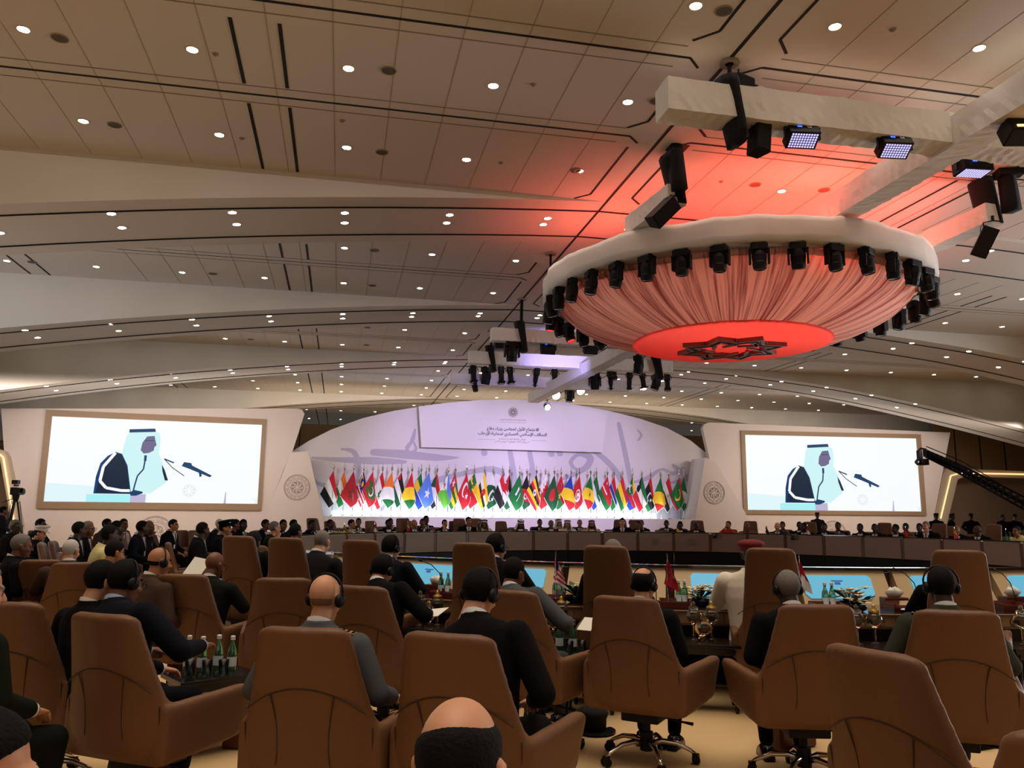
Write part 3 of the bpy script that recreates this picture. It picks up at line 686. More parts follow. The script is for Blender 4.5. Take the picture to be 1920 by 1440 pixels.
# ================================================================ RIG: ring, bowl, beams, lamps
RC = Vector((8.35, 16.0, 0)); RR, RZ = 4.15, 6.36
def wrinkle(p, a=0.012, f=3.0): return noise.noise(Vector(p) * f) * a + noise.noise(Vector(p) * f * 3.1) * a * 0.5
ring = thing('ring_truss', 'large round truss ring wrapped in white cloth under the ceiling', 'lighting truss', (RC.x, RC.y, RZ))
def ring_me():
    N = 144; m = MB(); rings = []
    for i in range(N):
        a = 2 * pi * i / N; sec = []
        prof = [(RR - .46, 0.0), (RR - .3, -.005), (RR - .15, -.005), (RR, 0.0), (RR + .02, .12), (RR + .015, .24), (RR + .02, .36), (RR, .46), (RR - .15, .475), (RR - .3, .475), (RR - .46, .46), (RR - .47, .24)]
        for k, (r, z) in enumerate(prof):
            q = Vector((cos(a) * r, sin(a) * r, z)); w = wrinkle(q, 0.03, 2.2) + (0.02 if i % 12 == 0 else 0)
            if k in (6, 7, 8): z += 0.02 * sin(a * 12)
            sec.append(Vector((cos(a) * (r + w), sin(a) * (r + w), z + w * 0.6)))
        rings.append(sec)
    rings.append(rings[0]); return m.loft(rings, 0, cap=False).mesh('cloth_wrap', ['truss_cloth'], True)
obj('cloth_wrap', ring_me(), ring)
# draped bowl
def bowl_me():
    N = 540; prof = [(3.78, 0.0), (3.74, -.10), (3.62, -.26), (3.44, -.42), (3.2, -.56), (2.92, -.69), (2.62, -.80), (2.34, -.88), (2.12, -.93)]
    m = MB(); rings = []
    for j, (r, z) in enumerate(prof):
        ring_ = []; amp = 0.05 * (1 - 0.45 * j / 8)
        for i in range(N):
            a = 2 * pi * i / N
            f = sin(a * 90 + 2.2 * noise.noise(Vector((cos(a) * 9, sin(a) * 9, 0)))) * 0.5 + noise.noise(Vector((cos(a) * 26, sin(a) * 26, z * 0.4))) * 1.2
            ring_.append(Vector((cos(a) * (r + amp * f), sin(a) * (r + amp * f), z + amp * f * 0.5)))
        rings.append(ring_)
    return m.loft(rings, 0, cap=False).mesh('drape', ['drape'], True)
bowl = thing('draped_bowl', 'shallow bowl of pleated cloth lit red, hanging inside the white ring', 'ceiling drape', (RC.x, RC.y, RZ))
obj('drape', bowl_me(), bowl)
obj('bowl_bottom', MB().lathe([(2.14, -.90), (2.15, -.95), (2.0, -.985), (1.2, -1.01), (0.02, -1.02)], n=96, cap=False).mesh('bowl_bottom', ['disc_cloth'], True), bowl)
obj('rim_band', MB().lathe([(3.70, .02), (3.80, -.02), (3.80, -.10), (3.72, -.12)], n=96, cap=False).mesh('rim_band', ['drape'], True), bowl)
def logo_me():
    m = MB(); zt = -1.05
    def star(r, ra=1.0): return [(r * (1 if i % 2 == 0 else 0.72) * cos(pi * i / 8 + 0.1), r * (1 if i % 2 == 0 else 0.72) * sin(pi * i / 8 + 0.1)) for i in range(16)]
    def band(r, w, z0, h):
        a = star(r); b = star(r - w)
        for i in range(16):
            j = (i + 1) % 16; m.prism([(*a[i], z0), (*a[j], z0), (*b[j], z0), (*b[i], z0)], (0, 0, h))
    band(1.20, .10, zt - .06, .09); band(1.07, .09, zt - .04, .07); band(0.95, .09, zt - .06, .09)
    for q in range(8):
        a0 = 2 * pi * q / 8 + 0.1; pts = []
        for i in range(9):
            t = i / 8; rad = 0.80 - 0.42 * t; a = a0 + 0.42 * sin(t * pi * 1.15); pts.append((rad * cos(a), rad * sin(a), zt - .02))
        for i in range(8):
            p, q2 = Vector(pts[i]), Vector(pts[i + 1]); d = (q2 - p).normalized(); n = Vector((-d.y, d.x, 0)) * (0.055 - 0.003 * i)
            m.prism([p + n, p - n, q2 - n, q2 + n], (0, 0, -.04))
        for k in range(3):
            r0 = 0.86 - 0.0 * k; a = a0 + 0.20 + 0.07 * k
            m.box((r0 * cos(a), r0 * sin(a), zt - .02), (.17, .035, .05), rot=(0, 0, a))
    return m.mesh('star_emblem', ['emblem_plate'])
mat('emblem_plate', (120, 72, 66), 0.35, 0.3)
obj('star_emblem', logo_me(), None, (RC.x, RC.y, RZ), label='dark eight-pointed star emblem under the red disc of the bowl', cat='emblem')
# beams
def beam(a, b, w, h, label, seams=()):
    a = Vector(a); b = Vector(b); L = (b - a).length; d = (b - a) / L; s = Vector((0, 0, 1)).cross(d); N = max(8, int(L / 0.09)); m = MB(); rings = []
    for i in range(N + 1):
        t = i / N; c = d * L * t; ring_ = []
        for k in range(16):
            u = k / 16 * 4; e = int(u); f = u - e; x, z = [(-1 + 2 * f, -1), (1, -1 + 2 * f), (1 - 2 * f, 1), (-1, 1 - 2 * f)][e]
            q = a + c + s * x * w / 2 + Vector((0, 0, z * h / 2)); wr = wrinkle(q, 0.012, 2.5)
            if z < -0.4: wr += 0.006 * sin(t * L * 31 + 6 * noise.noise(q * 2))
            for sm_ in seams: wr += 0.016 * math.exp(-((t * L - sm_) / 0.06) ** 2)
            o = Vector((0, 0, 0)) + s * x * wr + Vector((0, 0, z * wr)); ring_.append(c + s * x * w / 2 + Vector((0, 0, z * h / 2)) + o)
        rings.append(ring_)
    t = thing('truss_beam', label, 'lighting truss', a)
    obj('cloth_wrap', m.loft(rings).mesh('cloth_wrap', ['truss_cloth'], False), t)
    return t
ZB = 7.2
tb = beam((4.05, 9.45, ZB), (12.6, 9.45, ZB), 0.44, 0.46, 'white wrapped truss bar nearest the camera, carrying led panels', (1.35, 2.6, 4.3, 6.4))
beam((8.62, 4.2, 7.14), (8.62, 12.45, 7.14), 0.45, 0.46, 'wide white wrapped truss beam running over the near bar to the ring', (1.5, 3.4, 5.2))
lb = beam((5.42, 12.1, 7.05), (5.25, 13.75, 7.05), 0.34, 0.34, 'short white wrapped beam joining the ring at its left front')
rb = beam((11.45, 11.75, 7.12), (11.3, 13.6, 7.05), 0.38, 0.36, 'short white wrapped beam joining the ring at its right front')
FARRIG = set(bpy.data.objects)
beam((4.42, 24.0, 7.15), (12.4, 24.0, 7.15), 0.36, 0.40, 'white wrapped truss bar just beyond the ring', (2, 4))
beam((4.44, 28.6, 7.3), (12.4, 28.6, 7.3), 0.36, 0.46, 'violet-lit wrapped truss bar, middle of the three beyond the ring')
beam((4.42, 33.2, 7.25), (12.3, 33.2, 7.25), 0.36, 0.46, 'white wrapped truss bar nearest the stage')
beam((9.05, 20.2, 7.0), (8.72, 36.2, 7.0), 0.50, 0.42, 'long white wrapped truss beam running from the ring to the stage', (4, 8, 12))
def hanger(p, top, label, w=0.05, sleeve=True):
    t = thing('truss_hanger', label, 'truss hanger', p)
    obj('hanging_rod', MB().tube([(0, 0, 0), (0.02, 0, top - p[2])], w * 0.6, 6).mesh('hanging_rod', ['black']), t)
    obj('ceiling_plate', MB().lathe([(0.14, 0), (0.14, 0.03), (0.06, 0.0)], (0.02, 0, top - p[2] - 0.04), 12).mesh('ceiling_plate', ['joint']), t)
    if sleeve:
        m = MB(); rings = []
        for i in range(9):
            z = 0.62 - i * 0.14 if i < 9 else 0; rings.append([(0.16 * cos(a) * (1 - .05 * i) + 0.02 * i - .06, 0.27 * sin(a), z * 0.78 - .1) for a in [2 * pi * k / 10 for k in range(10)]])
        obj('black_sleeve', m.loft(rings).mesh('black_sleeve', ['black_cloth'], True), t)
    return t
def close_far_rig():
    for o in set(bpy.data.objects) - FARRIG:
        if o.parent is None: o.location = EYE + (o.location - EYE) * .93; o.scale = o.scale * .93
close_far_rig()
hanger((5.05, 9.45, 7.2), H, 'black strap and rod hanging the near truss bar at its left part')
hanger((5.42, 12.25, 7.4), H, 'black sleeve and rod over the end of the left short beam')
hanger((11.5, 12.0, 7.45), H, 'black sleeve and rod over the end of the right short beam')
hanger((5.0, 22.32, 6.8), H, 'black rod and sleeve on the bar just beyond the ring', 0.08)
hanger((4.9, 26.6, 6.95), H, 'black rod and sleeve on the middle violet-lit bar', 0.08)
hanger((5.0, 30.9, 6.9), H, 'black rod and sleeve on the bar nearest the stage', 0.08)
hanger((10.9, 26.4, 6.9), H, 'black sleeve at the right end of the middle violet-lit bar', 0.08)
for k, (a, lb_) in enumerate(((150, 'left'), (28, 'right'))):
    hanger((RC.x + RR * cos(R(a)), RC.y + RR * sin(R(a)), RZ + 0.45), H, 'thin black rod holding the ring, %s' % lb_, 0.05, False)
# moving heads
def mh_meshes():
    base = bevel(MB().box((0, 0, -.07), (.30, .22, .13)).box((-.10, 0, .01), (.05, .10, .05)).box((.10, 0, .01), (.05, .10, .05)).mesh('lamp_base', ['black']), .015)
    yoke = MB().box((-.165, 0, -.24), (.035, .12, .28)).box((.165, 0, -.24), (.035, .12, .28)).box((0, 0, -.15), (.34, .12, .035)).mesh('yoke', ['black'])
    head = MB().lathe([(.05, .17), (.10, .16), (.12, .10), (.135, .03), (.128, -.05), (.122, -.10), (.13, -.12), (.118, -.20), (.112, -.21), (.10, -.20)], n=18).mesh('lamp_head', ['black', 'dark_metal'])
    lens = MB().lathe([(.001, -.212), (.09, -.208), (.10, -.2)], n=16, cap=False)
    return base, yoke, head, lens.mesh('lens', ['lens'], True), lens.mesh('lens', ['led_red']), lens.mesh('lens', ['lamp_bright'])
MH = mh_meshes()
def moving_head(p, rz, tilt, label, group=None, lens=0, s=1.0, top=None):
    t = thing('moving_head_lamp', label, 'stage lamp', p, rz, group); t.scale = (s, s, s)
    obj('lamp_base', MH[0], t); obj('yoke', MH[1], t)
    h = obj('lamp_head', MH[2], t, (0, 0, -.27), rot=(R(tilt), 0, 0)); obj('lens', MH[3 + lens], h)
    return t
ringlamps = []
for i in range(38):
    a = 2 * pi * (i + 0.4) / 38; p = Vector((RC.x + (RR - .12) * cos(a), RC.y + (RR - .12) * sin(a), RZ - .02))
    px, py = proj(p)
    if p.y > 18.2 and 1150 < px < 1600: continue
    ringlamps.append((p.y > 16.5, px, p, a, i))
ringlamps.sort(key=lambda q: (q[0], q[1])); cnt = {}
for far, px, p, a, i in ringlamps:
    red = far and (px < 1100 or px > 1600) and i % 2 == 0; part = ('far left' if px < 1300 else 'far right') if far else 'near'; cnt[part] = cnt.get(part, 0) + 1; n_ = cnt[part]
    lab = 'black moving head lamp%s, %s rim of the ring, number %s from left' % (' glowing red' if red else '', part, ORD[n_] if n_ < 17 else 'seventeenth eighteenth nineteenth twentieth'.split()[n_ - 17] if n_ < 21 else 'last')
    moving_head(p, a + pi / 2 + random.uniform(-.5, .5), random.choice((0, 12, -15, 20, -8)) + (30 if far and i % 3 == 0 else 0), lab, 'moving head lamps under the ring', 1 if red else 0, .96)
def led_panel(p, rz, tilt, label, lit=True, text=None, s=1.0, front=False):
    t = thing('led_panel_lamp', label, 'stage lamp', p, rz); t.scale = (s, s, s)
    obj('yoke', MB().box((-.27, 0, -.12), (.025, .05, .26)).box((.27, 0, -.12), (.025, .05, .26)).box((0, 0, .0), (.56, .05, .025)).box((0, 0, .06), (.10, .08, .12)).mesh('yoke', ['dark_metal']), t)
    b = obj('lamp_body', bevel(MB().box((0, 0, .05), (.48, .30, .20)).box((0, -.02, .18), (.40, .2, .10)).mesh('lamp_body', ['black']), .012), t, (0, 0, -.24), rot=(R(tilt), 0, 0))
    m = MB()
    for i in range(10):
        for j in range(6): m.box((-.19 + i * .042, -.105 + j * .042, -.053), (.026, .026, .006))
    obj('led_grid', m.mesh('led_grid', ['led_blue' if lit else 'lens']), b)
    m = MB().box((-.08, -.171, .07), (.07, .004, .03)); obj('status_display', m.mesh('status_display', ['led_small_blue']), b)
    if text:
        me = text_mesh(text, .07, .003, 'paper', 0.02); obj('number_label', me, b, (.08, -.156, .09), rot=(0, pi, 0))
    return t
Y1 = 9.45
def atb(px, py, Y): return ony(px, py, Y)
p = atb(1503, 233, 9.32); led_panel(p, R(-8), -32, 'lit violet led panel lamp, left one under the near truss bar', True, 'P5', .9)
p = atb(1676, 253, 9.32); led_panel(p, R(-8), -32, 'lit violet led panel lamp marked P5, right one under the near truss bar', True, 'P5', .9)
p = atb(1822, 292, 9.9); led_panel(p, R(-6), -4, 'lit violet led panel lamp right of the wide beam', True, None)
p = atb(1915, 245, 8.4)
t = thing('flood_lamp', 'black flood lamp with four glowing cells at the right edge', 'stage lamp', p, R(-14))
obj('lamp_body', bevel(MB().box((.15, 0, 0), (.75, .3, .30), rot=(R(-25), 0, 0)).mesh('lamp_body', ['black']), .02), t)
m = MB()
for i in range(4): m.box((-.1 + i * .17, -.17, -.03), (.11, .02, .07))
obj('lamp_cell', m.mesh('lamp_cell', ['lamp_warm2'] if 'lamp_warm2' in MATS else ['led_strip']), t)
def speaker(p, rz, tilt, roll_, label, s=1.0):
    t = thing('hanging_speaker', label, 'loudspeaker', p, rz); t.scale = (s, s, s)
    c = obj('cabinet', bevel(MB().loft([[(-.16, -.16, -.75), (.16, -.16, -.75), (.12, .16, -.75), (-.12, .16, -.75)], [(-.16, -.16, -.1), (.16, -.16, -.1), (.12, .16, -.1), (-.12, .16, -.1)]]).mesh('cabinet', ['black']), .012), t, rot=(R(tilt), R(roll_), 0))
    obj('grille', MB().box((0, -.166, -.42), (.28, .012, .6)).mesh('grille', ['dark_metal']), c)
    obj('bracket', MB().tube([(-.18, 0, -.3), (-.19, 0, 0.02), (0, 0, .05), (.19, 0, .02)], .015, 6).tube([(0, 0, .05), (0, 0, .16)], .03, 6).mesh('bracket', ['dark_metal']), t)
    obj('cable', MB().tube([(-.1, .1, .1), (-.22, .08, -.05), (-.24, .1, -.3), (-.14, .12, -.45)], .008, 5).mesh('cable', ['black']), t)
    return t
speaker(atb(1424, 216, Y1), R(10), 0, 6, 'black loudspeaker hanging under the near truss bar', .78)
speaker(atb(1268, 372, 12.1), R(30), 24, 38, 'black tilted loudspeaker under the left short beam', .85)
speaker(atb(1862, 418, 11.7), R(-25), 20, 24, 'black tilted loudspeaker under the right short beam', .85)
def flight_case(p, d, rz, label, rot=None):
    t = thing('hoist_motor', label, 'hoist', p, rz)
    obj('motor_housing', bevel(MB().box((0, 0, 0), d).box((d[0] * .6, 0, -.02), (d[0] * .5, d[1] * .8, d[2] * .7)).mesh('motor_housing', ['black']), .02), t)
    obj('chain_hook', MB().torus((0, 0, d[2] / 2 + .05), .05, .012, 12, 6, rot=(pi / 2, 0, 0)).tube([(0, 0, d[2] / 2 + .1), (0, 0, H - p[2])], .012, 6).mesh('chain_hook', ['dark_metal']), t)
p = atb(1385, 140, 9.6); flight_case((p.x, 9.6, 7.62), (.34, .3, .26), R(20), 'black chain hoist on top of the near truss bar')
p = atb(1270, 268, 12.1); flight_case((p.x, 12.1, p.z), (.36, .3, .2), 0, 'black chain hoist above the left short beam')
p = atb(1885, 320, 11.6); flight_case((p.x, 11.6, p.z), (.34, .3, .26), R(-20), 'black chain hoist above the right short beam')
p = atb(928, 661, 28.2); flight_case((p.x, 27, p.z), (.5, .4, .26), 0, 'black chain hoist over the left end of the violet-lit bar')
# dark sleeves hanging over the short beams' near ends
for (px, py, Y, s_, lab) in ((1270, 330, 12.05, 1, 'left'), (1893, 370, 11.6, 1, 'right')):
    p = atb(px, py, Y); m = MB()
    m.loft([[(x_ * (.09 + .006 * k), y_ * .11, .58 - .17 * k) for x_, y_ in ((-1, -1), (0, -1.2), (1, -1), (1, 1), (0, 1.1), (-1, 1))] for k in range(6)])
    obj('cloth_sleeve', m.mesh('cloth_sleeve', ['black_cloth'], True), None, p, rot=(0, R(-4 if s_ else 4), 0), label='black cloth sleeve hanging at the %s short beam end' % lab, cat='cloth sleeve')
def profile_spot(p, rz, tilt, label, group, lit=False, s=1.0):
    t = thing('profile_spotlight', label, 'stage lamp', p, rz, group); t.scale = (s, s, s)
    obj('yoke', MB().torus((0, 0, -.12), .15, .012, 14, 6, rot=(pi / 2, 0, 0), arc=(0, pi)).tube([(0, 0, .02), (0, 0, .12)], .03, 8).mesh('yoke', ['dark_metal']), t)
    b = obj('barrel', MB().lathe([(.07, .30), (.105, .26), (.11, .05), (.085, 0), (.085, -.28), (.10, -.29), (.10, -.36), (.09, -.36)], n=14).box((0, 0, -.30), (.23, .23, .015)).mesh('barrel', ['black']), t, (0, 0, -.2), rot=(R(tilt), 0, 0))
    obj('lens', MB().lathe([(.001, -.365), (.085, -.362)], n=14, cap=False).mesh('lens', ['lamp_bright' if lit else 'lens']), b)
    return t
FARRIG = set(bpy.data.objects)
for i, (px, py, k) in enumerate(((888, 688, 's'), (912, 690, 'm'), (940, 690, 's'), (957, 690, 's'), (1005, 694, 's'), (1040, 696, 's'), (1115, 700, 'm'), (1147, 684, 'm'), (1145, 700, 's'), (1180, 700, 's'), (1205, 700, 'b'), (1230, 702, 'm'), (1251, 704, 's'))):
    p = atb(px, py, 33.0); 
    if k == 'm': moving_head(p, i, random.choice((10, -20)), 'black moving head lamp on the bar nearest the stage, fixture %s from the left' % ORD[i + 1], 'moving head lamps on the stage bar', 0, 1.5)
    elif k == 'b': profile_spot(p, 0.2, -12, 'black spotlight with a lit lens under the bar nearest the stage', None, True, 1.3)
    else: profile_spot(p, random.uniform(-.4, .4), random.choice((-16, 18, 10)), 'slim black profile spotlight on the bar nearest the stage, fixture %s from the left' % ORD[i + 1], 'profile spotlights on the stage bar', False, 1.3)
for i, (px, py) in enumerate(((960, 640), (1197, 668), (1068, 727))):
    moving_head(atb(px, py, (24, 26, 34.5)[i]), i, 8, ['black moving head lamp at the left of the bar beyond the ring', 'black moving head lamp just right of the long beam', 'black moving head lamp between the two blazing spotlights'][i], None, 0, 1.35)
for px, lab in ((1028, 'left'), (1108, 'right')):
    led_panel(atb(px, 643, 24), 0, -55, 'unlit black led panel lamp, %s one under the bar beyond the ring' % lab, False, None, .95)
for px, py, Y, s, lab in ((1088, 724, 34.5, 1.25, 'blazing stage spotlight right of the long beam end, aimed at the camera'), (1042, 733, 35.2, 1.25, 'blazing stage spotlight hanging at the end of the long beam'), (1026, 758, 36.0, .9, 'smaller lit spotlight lowest at the end of the long beam')):
    p = atb(px, py, Y); t = thing('blazing_spotlight', lab, 'stage lamp', p, R(10)); t.scale = (s, s, s)
    obj('yoke', MB().torus((0, 0, -.1), .2, .012, 14, 6, rot=(pi / 2, 0, 0), arc=(0, pi)).tube([(0, 0, .1), (0, 0, .3)], .02, 6).mesh('yoke', ['dark_metal']), t)
    b = obj('lamp_can', MB().lathe([(.08, .28), (.12, .24), (.17, .0), (.17, -.05), (.16, -.05)], n=16).mesh('lamp_can', ['dark_metal']), t, (0, 0, -.15), rot=(R(-62), 0, 0))
    obj('lens', MB().lathe([(.001, -.056), (.155, -.056)], n=16, cap=False).mesh('lens', ['lamp_bright']), b)

close_far_rig()
# ================================================================ CAMERA CRANE, TRIPOD
def crane():
    Y = 20.5; P = [ony(x, y, Y - k) for (x, y, k) in ((1735, 850, 0), (1800, 880, .8), (1880, 922, 1.7), (1990, 980, 2.8), (2120, 1045, 4.2))]
    t = thing('camera_crane', 'long black camera crane arm with a remote camera at its tip', 'camera crane', P[0])
    m = MB(); Q = [p - P[0] for p in P]
    for dz, dx, r in ((.10, 0, .035), (-.10, .0, .035), (0, .09, .03), (0, -.09, .03)): m.tube([q + Vector((0, dx, dz * (1 + .3 * i))) for i, q in enumerate(Q)], r, 6)
    for i in range(len(Q) - 1):
        for k in range(8):
            a = Q[i].lerp(Q[i + 1], k / 8); b = Q[i].lerp(Q[i + 1], (k + 1) / 8); m.tube([a + Vector((0, 0, -.1)), b + Vector((0, 0, .1))], .02, 4); m.box(a, (.05, .14, .2))
    obj('crane_arm', m.mesh('crane_arm', ['black']), t)
    e_ = Q[-1]; fl = -P[-1].z
    obj('stand', MB().tube([e_, Vector((e_.x, e_.y, -P[0].z + .5))], .09, 10).tube([Vector((e_.x - .8, e_.y, -P[0].z + .04)), Vector((e_.x, e_.y, -P[0].z + .6)), Vector((e_.x + .8, e_.y, -P[0].z + .04))], .05, 6).tube([Vector((e_.x, e_.y - .8, -P[0].z + .04)), Vector((e_.x, e_.y, -P[0].z + .6)), Vector((e_.x, e_.y + .8, -P[0].z + .04))], .05, 6).mesh('stand', ['black']), t)
    obj('cable', MB().tube([q + Vector((0, -.05, .20 + .05 * sin(i * 2))) for i, q in enumerate(Q)], .015, 5).mesh('cable', ['black']), t)
    obj('tip_bracket', MB().tube([Q[0], Q[0] + Vector((-.02, 0, .12)), Q[0] + Vector((-.14, 0, .14)), Q[0] + Vector((-.2, 0, .08))], .035, 6).tube([Q[0] + Vector((0, 0, .14)), Q[1].lerp(Q[0], .6) + Vector((0, 0, -.06))], .02, 5).mesh('tip_bracket', ['black']), t)
    obj('remote_head', bevel(MB().box((-.2, 0, -.06), (.12, .12, .28)).mesh('remote_head', ['dark_metal']), .01), t)
    c = obj('camera_body', bevel(MB().box((-.13, -.02, -.26), (.26, .24, .18)).mesh('camera_body', ['black']), .015), t)
    obj('lens', MB().tube([(-.26, -.02, -.26), (-.36, -.04, -.27)], [.07, .06], 12).mesh('lens', ['lens']), c)
crane()
def tripod(px, py, Y, label, s=1.0):
    p = ony(px, py, Y); t = thing('video_camera', label, 'video camera', (p.x, p.y, 0)); h = p.z
    c = obj('camera_body', bevel(MB().box((0, 0, h), (.22, .34, .2)).box((.12, .05, h + .02), (.1, .14, .12)).box((-.02, 0, h + .16), (.05, .26, .05)).mesh('camera_body', ['black']), .01), t)
    obj('viewfinder', MB().box((-.02, -.05, h + .25), (.15, .2, .11)).mesh('viewfinder', ['black']), c)
    obj('lens', MB().tube([(0, .17, h), (.02, .38, h - .01)], [.07, .09], 12).mesh('lens', ['lens']), c)
    obj('tripod_head', MB().lathe([(.1, h - .1), (.08, h - .2), (.05, h - .3)], n=10).tube([(0, 0, h - .18), (-.3, -.1, h - .32)], .012, 5).mesh('tripod_head', ['dark_metal']), t)
    for a in (30, 150, 270):
        x, y = cos(R(a)), sin(R(a)); obj('leg', MB().tube([(x * .05, y * .05, h - .28), (x * .42, y * .42, 0.02)], [.03, .018], 6).tube([(x * .12, y * .05, h - .28), (x * .36, y * .36, .4)], .01, 5).mesh('leg', ['dark_metal']), t)
    obj('spreader', MB().torus((0, 0, h * .45), .22, .012, 12, 4).mesh('spreader', ['dark_metal']), t)
tripod(31, 921, 25.0, 'video camera on a tripod at the left edge before the screen wall')
# ================================================================ FLAGS
FH = 2.32; FY = 38.35; fz0 = 1.46
def flag_surface(seed, mirror=1):
    rnd = random.Random(seed); k = .0262
    A = Vector((0, 0)); B = Vector((-rnd.uniform(17, 23), -rnd.uniform(33, 45))) * k; C = Vector((-rnd.uniform(3, 9), -rnd.uniform(65, 69))) * k; D = Vector((rnd.uniform(6, 10), -rnd.uniform(40, 52))) * k
    bulge = rnd.uniform(2, 5) * k; ph = rnd.uniform(0, 6)
    def P(u, v, off=0.0):
        q = A * (1 - u) * (1 - v) + B * (1 - u) * v + C * u * v + D * u * (1 - v)
        q = q + Vector((bulge * u * sin(pi * v), 0))
        d = q.x * 7 + q.y * 1.2 + ph
        y = -0.05 + 0.055 * sin(d * 1.6) * min(1, v + u) + 0.02 * sin(d * 3.7 + 1)
        return Vector((q.x, y - off, FH - 0.22 + q.y))
    return P
flagpx = [624, 644.5, 662, 681, 698, 716.5, 734, 752, 771.5, 789.5, 803.5, 819.5, 840, 854, 874.5, 889.6, 908, 925, 941.5, 956, 974, 989, 1005.5, 1024, 1039, 1053.5, 1070.5, 1088, 1107, 1120, 1138.5, 1153, 1167, 1188, 1203, 1222, 1238, 1256, 1273, 1284.5]
RWB = [('f_red', 1), ('f_white', 1), ('f_black', 1)]
def S5(cu, cv, r, n=5, rot=0.3, asp=1.45): return [(cu + (r if i % 2 == 0 else r * .4) * cos(rot + pi * i / n), cv + (r if i % 2 == 0 else r * .4) * asp * sin(rot + pi * i / n)) for i in range(2 * n)]
def CIR(cu, cv, r, asp=1.45, n=18): return [(cu + r * cos(2 * pi * i / n), cv + r * asp * sin(2 * pi * i / n)) for i in range(n)]
def CRE(cu, cv, r, th=.78, asp=1.45, dirn=1):
    o = [(cu + dirn * r * cos(a), cv + r * asp * sin(a)) for a in [R(50 + 260 * i / 16) for i in range(17)]]; inn = [(cu + dirn * (r * .22 + r * th * cos(a)), cv + r * th * asp * sin(a)) for a in [R(310 - 260 * i / 16) for i in range(17)]]
    return [('strip', o, inn[::-1])]
